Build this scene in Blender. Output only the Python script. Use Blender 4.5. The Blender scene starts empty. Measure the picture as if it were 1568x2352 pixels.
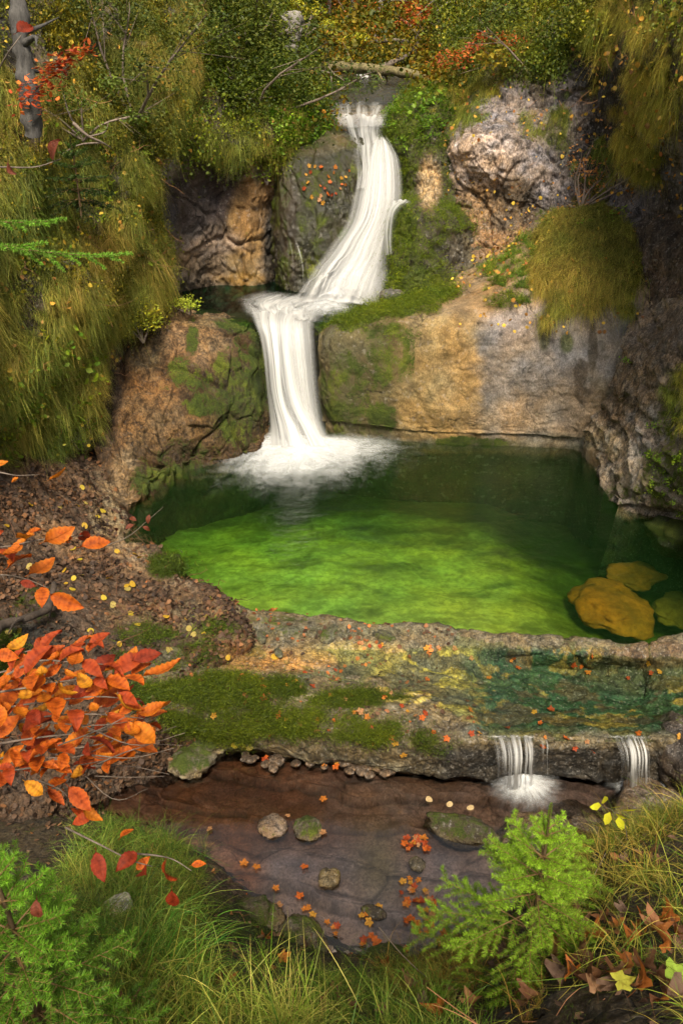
import bpy, math, random
import numpy as np
from mathutils import Vector, Matrix

# ------------------------------------------------------------------ camera, world, sun, exposure
SC = bpy.context.scene
F, PITCH, CZ = 1850.0, math.radians(28.0), 5.0          # focal length in units of a 1568 x 2352 frame
cam_d = bpy.data.cameras.new('camera')
cam = bpy.data.objects.new('camera', cam_d)
SC.collection.objects.link(cam)
cam.location = (0, 0, CZ)
cam.rotation_euler = (math.radians(90) - PITCH, 0, 0)
cam_d.sensor_fit = 'VERTICAL'
cam_d.sensor_height = 36
cam_d.lens = 36 * F / 2352
cam_d.clip_start = 0.05
cam_d.clip_end = 600
SC.camera = cam

SUN_EL, SUN_AZ = math.radians(52), math.radians(178)
world = bpy.data.worlds.new('World')
SC.world = world
world.use_nodes = True
wn, wl = world.node_tree.nodes, world.node_tree.links
wn.clear()
sky = wn.new('ShaderNodeTexSky')
sky.sky_type = 'NISHITA'
sky.sun_disc = False
sky.sun_elevation = SUN_EL
sky.sun_rotation = SUN_AZ
sky.dust_density = 4
hs = wn.new('ShaderNodeHueSaturation')
hs.inputs['Saturation'].default_value = 0.02            # an overcast sky: nearly white
hs.inputs['Value'].default_value = 1.0
bg = wn.new('ShaderNodeBackground')
bg.inputs['Strength'].default_value = 0.08
wo = wn.new('ShaderNodeOutputWorld')
wl.new(sky.outputs[0], hs.inputs['Color'])
wl.new(hs.outputs[0], bg.inputs['Color'])
wl.new(bg.outputs[0], wo.inputs['Surface'])

sun_d = bpy.data.lights.new('sun', 'SUN')
sun = bpy.data.objects.new('sun', sun_d)
SC.collection.objects.link(sun)
sun_d.energy = 3.2
sun_d.angle = math.radians(14)
sun_d.color = (1.0, 0.90, 0.70)
sd = Vector((math.sin(SUN_AZ) * math.cos(SUN_EL), math.cos(SUN_AZ) * math.cos(SUN_EL), math.sin(SUN_EL)))
sun.rotation_euler = sd.to_track_quat('Z', 'Y').to_euler()
sun.location = (0, 0, 30)

SC.view_settings.view_transform = 'Standard'
SC.view_settings.look = 'None'
SC.view_settings.gamma = 1
SC.view_settings.use_curve_mapping = False
SC.view_settings.exposure = 1.0
SC.render.engine = 'CYCLES'
SC.cycles.use_denoising = True
SC.cycles.use_adaptive_sampling = True
SC.cycles.adaptive_threshold = 0.03
SC.cycles.max_bounces = 6
SC.cycles.diffuse_bounces = 3
SC.cycles.glossy_bounces = 3
SC.cycles.transmission_bounces = 6
SC.cycles.transparent_max_bounces = 20
SC.cycles.volume_bounces = 0
SC.cycles.caustics_reflective = False
SC.cycles.caustics_refractive = False

rng = np.random.default_rng(7)
random.seed(7)
UP = np.array([0, 0, 1.0])
cp, sp = math.cos(PITCH), math.sin(PITCH)

# ------------------------------------------------------------------ placing: where a sight line meets a distance or a level
def ray(px, py):
    a, b = px - 784.0, 1176.0 - py
    return np.array([a, F * cp + b * sp, -F * sp + b * cp])
def P(px, py, Y):
    d = ray(px, py); return d * (Y / d[1]) + np.array([0, 0, CZ])
def Z(px, py, z):
    d = ray(px, py); return d * ((z - CZ) / d[2]) + np.array([0, 0, CZ])
def proj(V):
    V = np.asarray(V, float); q = V - np.array([0, 0, CZ])
    f = q[..., 1] * cp - q[..., 2] * sp
    u = q[..., 1] * sp + q[..., 2] * cp
    f = np.where(f < .05, .05, f)
    return 784 + F * q[..., 0] / f, 1176 - F * u / f

# ------------------------------------------------------------------ noise
def _h(ix, iy, iz, s):
    n = (ix.astype(np.int64) * 374761393 + iy.astype(np.int64) * 668265263 + iz.astype(np.int64) * 2147483647 + s * 1274126177) & 0xffffffff
    n = ((n ^ (n >> 13)) * 1274126177) & 0xffffffff
    n = ((n ^ (n >> 16)) * 2246822519) & 0xffffffff
    return (n ^ (n >> 13)) & 0xffffffff
def perlin(p, seed=0):
    p = np.asarray(p, float); i = np.floor(p); f = p - i; w = f * f * f * (f * (f * 6 - 15) + 10)
    out = np.zeros(p.shape[:-1])
    for dx in (0, 1):
        for dy in (0, 1):
            for dz in (0, 1):
                h = _h(i[..., 0] + dx, i[..., 1] + dy, i[..., 2] + dz, seed)
                gx = ((h & 1023) / 511.5 - 1); gy = (((h >> 10) & 1023) / 511.5 - 1); gz = (((h >> 20) & 1023) / 511.5 - 1)
                d = gx * (f[..., 0] - dx) + gy * (f[..., 1] - dy) + gz * (f[..., 2] - dz)
                out += d * (w[..., 0] if dx else 1 - w[..., 0]) * (w[..., 1] if dy else 1 - w[..., 1]) * (w[..., 2] if dz else 1 - w[..., 2])
    return out * 1.2
def fbm(p, oct=4, seed=0, gain=.5):
    a, s, o = 1.0, 0, 0
    p = np.asarray(p, float)
    for k in range(oct):
        o = o + a * perlin(p, seed + k * 17); s += a; a *= gain
        p = p[..., [1, 2, 0]] * 2.03 + 3.7
    return o / s * 1.6
def worley(p, seed=0):
    p = np.asarray(p, float); i = np.floor(p)
    f1 = np.full(p.shape[:-1], 9.0); f2 = f1.copy(); idv = np.zeros(p.shape[:-1])
    for dx in (-1, 0, 1):
        for dy in (-1, 0, 1):
            for dz in (-1, 0, 1):
                c = i + np.array([dx, dy, dz])
                h = _h(c[..., 0], c[..., 1], c[..., 2], seed)
                q = c + np.stack([(h & 1023) / 1023, ((h >> 10) & 1023) / 1023, ((h >> 20) & 1023) / 1023], -1)
                d = np.sqrt(((q - p) ** 2).sum(-1))
                nr = d < f1
                f2 = np.where(nr, f1, np.minimum(f2, d)); idv = np.where(nr, (h >> 5 & 1023) / 1023, idv); f1 = np.where(nr, d, f1)
    return f1, f2, idv
def sstep(a, b, x):
    t = np.clip((x - a) / (b - a + 1e-9), 0, 1); return t * t * (3 - 2 * t)
def inpoly(px, py, poly):
    inside = np.zeros(np.shape(px), bool); n = len(poly)
    for i in range(n):
        x1, y1 = poly[i]; x2, y2 = poly[(i + 1) % n]
        c = ((y1 > py) != (y2 > py)) & (px < (x2 - x1) * (py - y1) / (y2 - y1 + 1e-9) + x1)
        inside ^= c
    return inside

# ------------------------------------------------------------------ meshes
def mesh(name, V, faces, mat=None, col=None, uv=None, attrs=None, smooth=True):
    """faces: list of int arrays (n,3) or (n,4); col: per-vertex rgb"""
    V = np.asarray(V, np.float32).reshape(-1, 3)
    me = bpy.data.meshes.new(name)
    fl = [np.asarray(f, np.int32) for f in faces if len(f)]
    me.vertices.add(len(V)); me.vertices.foreach_set('co', V.ravel())
    lv = np.concatenate([f.ravel() for f in fl]); tot = np.concatenate([np.full(len(f), f.shape[1], np.int32) for f in fl])
    me.loops.add(len(lv)); me.loops.foreach_set('vertex_index', lv)
    me.polygons.add(len(tot)); me.polygons.foreach_set('loop_start', np.concatenate([[0], np.cumsum(tot)[:-1]]).astype(np.int32))
    me.polygons.foreach_set('use_smooth', np.full(len(tot), smooth))
    me.update(calc_edges=True)
    if col is not None:
        c = np.ones((len(V), 4), np.float32); c[:, :3] = np.asarray(col).reshape(-1, 3) if np.ndim(col) > 1 else col
        a = me.color_attributes.new('Col', 'FLOAT_COLOR', 'POINT'); a.data.foreach_set('color', c.ravel())
    if uv is not None:
        u = me.uv_layers.new(name='UVMap'); u.data.foreach_set('uv', np.asarray(uv, np.float32)[lv].ravel())
    for k, v in (attrs or {}).items():
        a = me.attributes.new(k, 'FLOAT', 'POINT'); a.data.foreach_set('value', np.asarray(v, np.float32).ravel())
    if mat: me.materials.append(mat)
    return me
def obj(name, me, parent=None, label=None, cat=None, group=None, kind=None, loc=None):
    o = bpy.data.objects.new(name, me)
    SC.collection.objects.link(o)
    if parent: o.parent = parent
    if label: o['label'] = label
    if cat: o['category'] = cat
    if group: o['group'] = group
    if kind: o['kind'] = kind
    if loc is not None: o.location = loc
    return o
def thing(name, label, cat, loc=(0, 0, 0), group=None, rotz=0.0):
    o = obj(name, None, None, label, cat, group, None, loc); o.rotation_euler = (0, 0, rotz); return o

class MB:
    """collects pieces with colours into one mesh"""
    def __init__(s): s.V, s.C, s.F, s.n = [], [], [], 0
    def add(s, V, faces, col):
        V = np.asarray(V, float).reshape(-1, 3)
        c = np.asarray(col, float)
        s.V.append(V); s.C.append(np.broadcast_to(c, (len(V), 3)).copy() if c.ndim == 1 else c.reshape(-1, 3))
        for f in faces:
            if len(f): s.F.append(np.asarray(f) + s.n)
        s.n += len(V)
    def mesh(s, name, mat, smooth=True):
        q = [f for f in s.F if f.shape[1] == 4]; t = [f for f in s.F if f.shape[1] == 3]
        fl = ([np.concatenate(q)] if q else []) + ([np.concatenate(t)] if t else [])
        return mesh(name, np.concatenate(s.V), fl, mat, np.concatenate(s.C), smooth=smooth)

def norm(v): return v / (np.linalg.norm(v, axis=-1, keepdims=True) + 1e-9)
def rdir(n): return norm(rng.normal(size=(n, 3)))

def catmull(A, n, axis=0):
    """resample control points along axis to n samples"""
    A = np.moveaxis(np.asarray(A, float), axis, 0); m = len(A)
    t = np.linspace(0, m - 1, n); i = np.minimum(t.astype(int), m - 2); f = (t - i).reshape((-1,) + (1,) * (A.ndim - 1))
    B = np.concatenate([[2 * A[0] - A[1]], A, [2 * A[-1] - A[-2]]])
    p0, p1, p2, p3 = B[i], B[i + 1], B[i + 2], B[i + 3]
    r = .5 * (2 * p1 + (p2 - p0) * f + (2 * p0 - 5 * p1 + 4 * p2 - p3) * f ** 2 + (3 * p1 - p0 - 3 * p2 + p3) * f ** 3)
    return np.moveaxis(r, 0, axis)
def grid_faces(nr, nc, flip=False):
    i = np.arange(nr * nc).reshape(nr, nc)
    f = np.stack([i[:-1, :-1], i[1:, :-1], i[1:, 1:], i[:-1, 1:]], -1).reshape(-1, 4)
    return f[:, ::-1] if flip else f
def grid_normals(G):
    du = np.gradient(G, axis=1); dv = np.gradient(G, axis=0)
    return norm(np.cross(dv, du))

class Surf:
    """a rock or earth body lofted through rows of points, roughened, coloured"""
    def __init__(s, rows, nr, nc, relief):
        G = catmull(catmull(np.array(rows), nr, 0), nc, 1)
        N = grid_normals(G)
        if (N * (np.array([0, 0, CZ]) - G)).sum(-1).mean() < 0: N = -N; s.flip = True
        else: s.flip = False
        G = G + N * relief(G, N)[..., None]
        s.G = G; s.N = grid_normals(G) * (-1 if s.flip else 1)
        s.px, s.py = proj(G)
        s.col = np.full(G.shape, .2); s.moss = np.zeros(G.shape[:2]); s.wet = np.zeros(G.shape[:2])
    def build(s, name, mat, algae=1.0, **kw):
        G = s.G; nr, nc = G.shape[:2]
        uw = sstep(-.02, -.22, G[..., 2] + .06 * fbm(G * 3, 3, 99)) * algae; s.col += (np.array((.03, .032, .016)) - s.col) * uw[..., None]; s.moss *= 1 - uw  # rock darkened below the waterline, standing for light lost in deep water
        f = grid_faces(nr, nc, s.flip)
        me = mesh(name, G, [f], mat, s.col, None, {'moss': s.moss, 'wet': s.wet})
        s.ob = obj(name, me, **kw); return s.ob
    def paint(s, px, py, rx, ry, colr, k=1.0, soft=.45, nz=.5, rot=0, freq=2.2):
        a, b = s.px - px, s.py - py
        if rot: c, d = math.cos(rot), math.sin(rot); a, b = a * c + b * d, -a * d + b * c
        r = np.sqrt((a / rx) ** 2 + (b / ry) ** 2) + nz * fbm(s.G * freq, 4, int(px) % 97)
        m = (1 - sstep(1 - soft, 1 + soft, r)) * k
        s.col += (np.asarray(colr) - s.col) * m[..., None]
    def paintmoss(s, px, py, rx, ry, k=1.0, soft=.5, nz=.6, freq=2.5):
        r = np.sqrt(((s.px - px) / rx) ** 2 + ((s.py - py) / ry) ** 2) + nz * fbm(s.G * freq, 4, int(px + py) % 89)
        s.moss = np.maximum(s.moss, (1 - sstep(1 - soft, 1 + soft, r)) * k)
    def scatter(s, n, w):
        """n points with weights w (grid) -> position, normal, px, py"""
        G = s.G; a = G[1:, :-1] - G[:-1, :-1]; b = G[:-1, 1:] - G[:-1, :-1]
        ar = np.linalg.norm(np.cross(a, b), axis=-1) * w[:-1, :-1]
        p = ar.ravel() / max(ar.sum(), 1e-9); k = rng.choice(p.size, n, p=p); i, j = np.divmod(k, ar.shape[1])
        u, v = rng.random((2, n, 1))
        pos = G[i, j] * (1 - u) * (1 - v) + G[i + 1, j] * v * (1 - u) + G[i, j + 1] * u * (1 - v) + G[i + 1, j + 1] * u * v
        return pos, s.N[i, j]

# vectorised plant pieces
def blades(base, d, L, w, droop, seg=4, side=None, col=(.2, .2, .05), coltip=None):
    n = len(base); t = np.linspace(0, 1, seg + 1)[None, :, None]
    L = np.reshape(L, (n, 1, 1)); w = np.broadcast_to(np.reshape(w, (-1, 1, 1)), (n, 1, 1)); droop = np.broadcast_to(np.reshape(droop, (-1, 1, 1)), (n, 1, 1))
    d = np.asarray(d)[:, None, :]
    pth = np.asarray(base)[:, None, :] + d * L * t - UP * droop * L * t ** 2
    if side is None: side = rdir(n)
    sv = norm(np.cross(d[:, 0], side))[:, None, :]
    wd = w * (1 - t * .92)
    V = np.stack([pth - sv * wd * .5, pth + sv * wd * .5], 2).reshape(n, -1, 3)
    k = np.arange(seg) * 2
    f = np.stack([k, k + 1, k + 3, k + 2], -1)[None] + (np.arange(n) * (2 * seg + 2))[:, None, None]
    c0 = np.broadcast_to(np.asarray(col, float), (n, 3)); c1 = c0 if coltip is None else np.broadcast_to(np.asarray(coltip, float), (n, 3))
    tt = np.repeat(t, 2, 1)
    C = c0[:, None] * (1 - tt) + c1[:, None] * tt
    return V.reshape(-1, 3), [f.reshape(-1, 4)], C.reshape(-1, 3)
def leaves(c, a, b, fold=.15, col=(.1, .2, .03)):
    """oval leaves: c base, a length vector, b half-width vector; 4 triangles each"""
    n = len(c); nn = norm(np.cross(a, b)) * np.linalg.norm(b, axis=-1, keepdims=True)
    V = np.stack([c, c + a * .35 + b + nn * fold, c + a * .75 + b * .75 + nn * fold, c + a, c + a * .75 - b * .75 + nn * fold, c + a * .35 - b + nn * fold], 1)
    o = (np.arange(n) * 6)[:, None]
    f = np.concatenate([o + np.array([[0, 1, 2, 3]]), o + np.array([[0, 3, 4, 5]])])
    C = np.repeat(np.broadcast_to(np.asarray(col, float), (n, 3)), 6, 0)
    return V.reshape(-1, 3), [f], C
def tube(pts, r0, r1, k=6, seg=None):
    pts = np.asarray(pts, float)
    if seg: pts = catmull(pts, seg)
    n = len(pts); T = norm(np.gradient(pts, axis=0))
    ref = np.array([0.13, .21, .97]) if abs(T[0][2]) < .8 else np.array([.97, .1, .1])
    A = norm(np.cross(T, ref)); B = np.cross(T, A)
    r = np.linspace(r0, r1, n)[:, None, None]; th = np.arange(k) / k * 2 * np.pi
    V = pts[:, None] + r * (A[:, None] * np.cos(th)[None, :, None] + B[:, None] * np.sin(th)[None, :, None])
    i = np.arange(n * k).reshape(n, k); j = np.roll(i, -1, 1)
    f = np.stack([i[:-1], i[1:], j[1:], j[:-1]], -1).reshape(-1, 4)
    return V.reshape(-1, 3), [f]

# ------------------------------------------------------------------ materials
def newmat(name):
    m = bpy.data.materials.new(name); m.use_nodes = True; m.node_tree.nodes.clear()
    return m, m.node_tree.nodes, m.node_tree.links
class NT:
    def __init__(s, name): s.m, s.n, s.l = newmat(name)
    def __call__(s, t, ins=None, **kw):
        nd = s.n.new(t)
        for k, v in kw.items(): setattr(nd, k, v)
        for k, v in (ins or {}).items():
            if isinstance(v, bpy.types.NodeSocket): s.l.new(v, nd.inputs[k])
            else: nd.inputs[k].default_value = v
        return nd
    def math(s, op, a, b=0.0, clamp=False):
        return s('ShaderNodeMath', {0: a, 1: b}, operation=op, use_clamp=clamp).outputs[0]
    def ramp(s, f, stops):
        r = s('ShaderNodeValToRGB', {0: f}); e = r.color_ramp.elements
        while len(e) < len(stops): e.new(.5)
        for q, (p, c) in zip(e, stops): q.position = p; q.color = (*c, 1) if len(c) == 3 else c
        return r.outputs[0]
    def mix(s, f, a, b, mode='MIX'):
        m = s('ShaderNodeMix', data_type='RGBA', blend_type=mode)
        for i, v in ((0, f), (6, a), (7, b)):
            if isinstance(v, bpy.types.NodeSocket): s.l.new(v, m.inputs[i])
            else: m.inputs[i].default_value = v if i == 0 or len(v) == 4 else (*v, 1)
        return m.outputs[2]
    def noise(s, vec, scale, det=4, rough=.55, dist=0.0):
        return s('ShaderNodeTexNoise', {'Vector': vec, 'Scale': scale, 'Detail': det, 'Roughness': rough, 'Distortion': dist}).outputs['Fac']

def rock_mat(name, s1=9.0, s2=38.0, bump=.55, contrast=1.0, mossc=((.009, .015, .003), (.048, .066, .006), (.16, .165, .014)), stretch=(1, 1, .6), lichen=.5, cracks=1.0):
    t = NT(name); geo = t('ShaderNodeTexCoord').outputs['Object']
    mp = t('ShaderNodeMapping', {'Vector': geo, 'Scale': stretch}).outputs[0]
    col = t('ShaderNodeAttribute', attribute_name='Col').outputs['Color']
    moss = t('ShaderNodeAttribute', attribute_name='moss').outputs['Fac']
    wet = t('ShaderNodeAttribute', attribute_name='wet').outputs['Fac']
    n1 = t.noise(mp, s1, 6, .65, .4); n2 = t.noise(mp, s2, 5, .7); n3 = t.noise(geo, s1 * .35, 3)
    v = t('ShaderNodeTexVoronoi', {'Vector': mp, 'Scale': s1 * .8, 'Detail': 2.0}, feature='DISTANCE_TO_EDGE').outputs['Distance']
    fac = t.math('MULTIPLY', n1, n2)
    br = t.ramp(fac, [(.12, (.12,) * 3), (.205, (.55,) * 3), (.265, (1.08,) * 3), (.36, (2.0,) * 3)])
    c = t.mix(contrast, col, br, 'MULTIPLY')
    hue = t.ramp(n3, [(.35, (.9, .97, 1.08)), (.62, (1.12, 1.0, .82))])
    c = t.mix(1.0, c, hue, 'MULTIPLY')
    cn = t('ShaderNodeVectorMath', {0: geo, 1: t('ShaderNodeVectorMath', {0: t('ShaderNodeTexNoise', {'Vector': geo, 'Scale': 1.6, 'Detail': 4}).outputs['Color'], 'Scale': 1.1}, operation='SCALE').outputs[0]}, operation='ADD').outputs[0]
    ck = t('ShaderNodeTexVoronoi', {'Vector': cn, 'Scale': s1 * .22, 'Randomness': 1.0}, feature='DISTANCE_TO_EDGE').outputs['Distance']
    ckm = t.ramp(ck, [(0, (.25,) * 3), (.018, (1,) * 3)]); ckf = t.ramp(t.noise(geo, s1 * .2, 2), [(.46, (0,) * 3), (.58, (cracks,) * 3)])
    c = t.mix(ckf, c, t.mix(1.0, c, ckm, 'MULTIPLY'))
    # pale crusts of lichen
    l = t.noise(geo, s1 * 2.6, 3, .5); lm = t.ramp(l, [(.60, (0,) * 3), (.66, (1,) * 3)])
    lc = t.mix(.55, c, (.42, .38, .34))
    c = t.mix(t.math('MULTIPLY', lm, lichen), c, lc)
    mn = t.math('ADD', t.math('MULTIPLY', n1, 2.0), t.math('MULTIPLY', n2, 1.5))
    mn = t.math('ADD', mn, t.math('MULTIPLY', n3, 1.0))
    mm = t.math('SUBTRACT', t.math('ADD', moss, mn), 2.78)
    mm = t.math('MULTIPLY', mm, 3.6, True)
    mfine = t.noise(geo, s2 * 1.6, 5, .75)
    mcol = t.ramp(t.math('ADD', t.math('MULTIPLY', mfine, .55), t.math('MULTIPLY', t.noise(geo, 1.7, 4, .6), .45)), [(.36, mossc[0]), (.5, mossc[1]), (.66, mossc[2])])
    c = t.mix(mm, c, mcol)
    b0 = t.ramp(v, [(0, (0,) * 3), (.12, (1,) * 3)])
    h = t.math('ADD', t.math('MULTIPLY', n1, 1.1), t.math('MULTIPLY', n2, .5))
    h = t.math('ADD', h, t.math('MULTIPLY', b0, .12))
    h = t.math('ADD', h, t.math('MULTIPLY', t.math('MULTIPLY', ckm, ckf), .5))
    h = t.math('ADD', h, t.math('MULTIPLY', t.math('MULTIPLY', mfine, mm), .9))
    bp = t('ShaderNodeBump', {'Height': h, 'Strength': bump, 'Distance': .06})
    rg = t.math('SUBTRACT', .92, t.math('MULTIPLY', wet, .62))
    pb = t('ShaderNodeBsdfPrincipled', {'Base Color': c, 'Roughness': rg, 'Normal': bp.outputs[0]})
    pb.inputs['Specular IOR Level'].default_value = .35
    t('ShaderNodeOutputMaterial', {'Surface': pb.outputs[0]})
    return t.m
def foliage_mat(name, inst=False, trans=.35, rough=.55, veins=0.0, var=.35):
    t = NT(name)
    col = t('ShaderNodeAttribute', attribute_name='Col').outputs['Color']
    geo = t('ShaderNodeNewGeometry')
    if inst:
        tint = t('ShaderNodeAttribute', attribute_name='tint', attribute_type='INSTANCER').outputs['Color']
        col = t.mix(1.0, col, tint, 'MULTIPLY')
    ri = geo.outputs['Random Per Island']
    k = t.math('ADD', t.math('MULTIPLY', ri, var * 2), 1 - var)
    kc = t('ShaderNodeCombineColor', {0: k, 1: k, 2: k}).outputs[0]
    col = t.mix(1.0, col, kc, 'MULTIPLY')
    ins = {'Base Color': col, 'Roughness': rough}
    pb = t('ShaderNodeBsdfPrincipled', ins); pb.inputs['Specular IOR Level'].default_value = .3
    if veins:
        tcs = t('ShaderNodeTexCoord').outputs['Object']; sp_ = t.ramp(t.noise(tcs, 5.0, 5, .7, .4), [(.52, (0,) * 3), (.66, (.75,) * 3)])
        col2 = t.mix(sp_, col, t.mix(1.0, col, (.38, .26, .22), 'MULTIPLY')); t.l.new(col2, pb.inputs['Base Color'])
        tc = t('ShaderNodeTexCoord').outputs['Object']
        bp = t('ShaderNodeBump', {'Height': t.noise(tc, 90, 3), 'Strength': veins, 'Distance': .01})
        t.l.new(bp.outputs[0], pb.inputs['Normal'])
    tr = t('ShaderNodeBsdfTranslucent', {'Color': col})
    mx = t('ShaderNodeMixShader', {0: trans, 1: pb.outputs[0], 2: tr.outputs[0]})
    t('ShaderNodeOutputMaterial', {'Surface': mx.outputs[0]})
    return t.m
def bark_mat(name, c0, c1):
    t = NT(name); g = t('ShaderNodeTexCoord').outputs['Object']
    mp = t('ShaderNodeMapping', {'Vector': g, 'Scale': (1, 1, .25)}).outputs[0]
    n = t.noise(mp, 22, 6, .7, .5)
    c = t.ramp(n, [(.3, c0), (.7, c1)])
    bp = t('ShaderNodeBump', {'Height': n, 'Strength': .7, 'Distance': .03})
    pb = t('ShaderNodeBsdfPrincipled', {'Base Color': c, 'Roughness': .85, 'Normal': bp.outputs[0]})
    t('ShaderNodeOutputMaterial', {'Surface': pb.outputs[0]})
    return t.m
def water_mat(name, tint=(1, 1, 1), absorb=None, dens=1.0, ripple=.25, scale=3.0, rough=.06, stretch=(1, 1, 1), dist=.05, ior=1.33, gloss=1.0, murk=0.0, murkc=(.01, .05, .012)):
    t = NT(name); g = t('ShaderNodeTexCoord').outputs['Object']
    mp = t('ShaderNodeMapping', {'Vector': g, 'Scale': stretch}).outputs[0]
    h = t.math('ADD', t.noise(mp, scale, 4, .55, .6), t.math('MULTIPLY', t.noise(mp, scale * 5, 3), .25))
    bp = t('ShaderNodeBump', {'Height': h, 'Strength': ripple, 'Distance': dist})
    fr = t('ShaderNodeFresnel', {'IOR': ior, 'Normal': bp.outputs[0]})
    tr = t('ShaderNodeBsdfTransparent', {'Color': (*tint, 1)})
    if murk:        # fine bubbles and silt hanging just under the surface
        mk = t('ShaderNodeBsdfDiffuse', {'Color': (*murkc, 1)})
        tr = t('ShaderNodeMixShader', {0: murk, 1: tr.outputs[0], 2: mk.outputs[0]})
    gl = t('ShaderNodeBsdfGlossy', {'Color': (gloss, gloss, gloss, 1), 'Roughness': rough, 'Normal': bp.outputs[0]})
    mx = t('ShaderNodeMixShader', {0: fr.outputs[0], 1: tr.outputs[0], 2: gl.outputs[0]})
    o = t('ShaderNodeOutputMaterial', {'Surface': mx.outputs[0]})
    if absorb:
        va = t('ShaderNodeVolumeAbsorption', {'Color': (*absorb, 1), 'Density': dens})
        t.l.new(va.outputs[0], o.inputs['Volume'])
    return t.m
def fall_mat(name, su=26, sv=1.2, lo=.35, hi=.62, edge=.12, k=1.0, seed=0.0, fadein=.02, fadeout=.02):
    """silky white water: streaks along the fall (u across, v down)"""
    t = NT(name); uv = t('ShaderNodeUVMap').outputs[0]
    mp = t('ShaderNodeMapping', {'Vector': uv, 'Scale': (su, sv, 1), 'Location': (seed, seed * .7, seed)}).outputs[0]
    mp2 = t('ShaderNodeMapping', {'Vector': uv, 'Scale': (su * 3.3, sv * 2, 1), 'Location': (seed, seed, 0)}).outputs[0]
    n = t.noise(mp, 1, 2.5, .5, .5); n2 = t.noise(mp2, 1, 2, .5)
    f = t.math('ADD', t.math('MULTIPLY', n, .84), t.math('MULTIPLY', n2, .16))
    a = t('ShaderNodeMapRange', {'Value': f, 'From Min': lo, 'From Max': hi}, interpolation_type='SMOOTHSTEP').outputs[0]
    sx = t('ShaderNodeSeparateXYZ', {0: uv})
    u, v = sx.outputs[0], sx.outputs[1]
    un = t.math('ADD', u, t.math('MULTIPLY', t.math('SUBTRACT', n, .5), .2))
    e1 = t('ShaderNodeMapRange', {'Value': un, 'From Min': 0.0, 'From Max': edge}, interpolation_type='SMOOTHSTEP').outputs[0]
    e2 = t('ShaderNodeMapRange', {'Value': t.math('SUBTRACT', 1.0, un), 'From Min': 0.0, 'From Max': edge}, interpolation_type='SMOOTHSTEP').outputs[0]
    f1 = t('ShaderNodeMapRange', {'Value': v, 'From Min': 0.0, 'From Max': fadein}, interpolation_type='SMOOTHSTEP').outputs[0]
    f2 = t('ShaderNodeMapRange', {'Value': t.math('SUBTRACT', 1.0, v), 'From Min': 0.0, 'From Max': fadeout}, interpolation_type='SMOOTHSTEP').outputs[0]
    al = t.math('MULTIPLY', t.math('MULTIPLY', a, t.math('MULTIPLY', e1, e2)), t.math('MULTIPLY', f1, f2))
    al = t.math('MULTIPLY', al, k, True)
    bp = t('ShaderNodeBump', {'Height': f, 'Strength': .12, 'Distance': .04})
    wc = t.ramp(f, [(.32, (.46, .46, .47)), (.60, (.76, .74, .72))])
    pb = t('ShaderNodeBsdfPrincipled', {'Base Color': wc, 'Roughness': .6, 'Normal': bp.outputs[0]})
    tl = t('ShaderNodeBsdfTranslucent', {'Color': wc})
    w = t('ShaderNodeMixShader', {0: .35, 1: pb.outputs[0], 2: tl.outputs[0]})
    tr = t('ShaderNodeBsdfTransparent')
    mx = t('ShaderNodeMixShader', {0: al, 1: tr.outputs[0], 2: w.outputs[0]})
    t('ShaderNodeOutputMaterial', {'Surface': mx.outputs[0]})
    return t.m

M_rock = rock_mat('rock')
M_rockfine = rock_mat('near_rock', 14, 60, .5)
M_smooth = rock_mat('waterworn_rock', 5, 52, .5, .62, lichen=.3, stretch=(1.1, 1.1, .7))
M_plain = rock_mat('brown_rock', 8, 36, .6, 1.0, lichen=.12)
M_soil = rock_mat('leaf_mould', 16, 55, .8, .95, lichen=.15, stretch=(1, 1, 1))
M_fol = foliage_mat('foliage')
M_foli = foliage_mat('scattered_foliage', inst=True)
M_grass = foliage_mat('hanging_grass', inst=True, trans=.3, rough=.6, var=.45)
M_leafmat = foliage_mat('autumn_leaf', trans=.3, rough=.45, var=.15, veins=.4)
M_litter = foliage_mat('dead_leaf', inst=True, trans=.1, rough=.7, var=.3)
M_bark = bark_mat('bark', (.05, .035, .025), (.22, .17, .13))
M_greybark = bark_mat('grey_bark', (.08, .07, .06), (.38, .34, .30))
M_twig = bark_mat('twig_bark', (.09, .06, .045), (.30, .23, .18))

# ------------------------------------------------------------------ instancing for what nobody could count
def source(coll, name, me):
    o = bpy.data.objects.new(name, me); coll.objects.link(o); return o
_gn = {}
def gn_group(coll):
    if coll.name in _gn: return _gn[coll.name]
    ng = bpy.data.node_groups.new('scatter_' + coll.name, 'GeometryNodeTree')
    ng.interface.new_socket('Geometry', in_out='INPUT', socket_type='NodeSocketGeometry')
    ng.interface.new_socket('Geometry', in_out='OUTPUT', socket_type='NodeSocketGeometry')
    gi, go = ng.nodes.new('NodeGroupInput'), ng.nodes.new('NodeGroupOutput')
    ci = ng.nodes.new('GeometryNodeCollectionInfo'); ci.inputs['Collection'].default_value = coll
    ci.inputs['Separate Children'].default_value = True; ci.inputs['Reset Children'].default_value = True
    iop = ng.nodes.new('GeometryNodeInstanceOnPoints'); iop.inputs['Pick Instance'].default_value = True
    def na(nm, ty):
        a = ng.nodes.new('GeometryNodeInputNamedAttribute'); a.data_type = ty; a.inputs['Name'].default_value = nm
        return [o for o in a.outputs if o.enabled and o.name == 'Attribute'][0]
    L = ng.links
    L.new(gi.outputs[0], iop.inputs['Points']); L.new(ci.outputs[0], iop.inputs['Instance'])
    L.new(na('idx', 'INT'), iop.inputs['Instance Index'])
    L.new(na('rot', 'FLOAT_VECTOR'), iop.inputs['Rotation']); L.new(na('scl', 'FLOAT_VECTOR'), iop.inputs['Scale'])
    L.new(iop.outputs[0], go.inputs[0])
    _gn[coll.name] = ng; return ng
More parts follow.
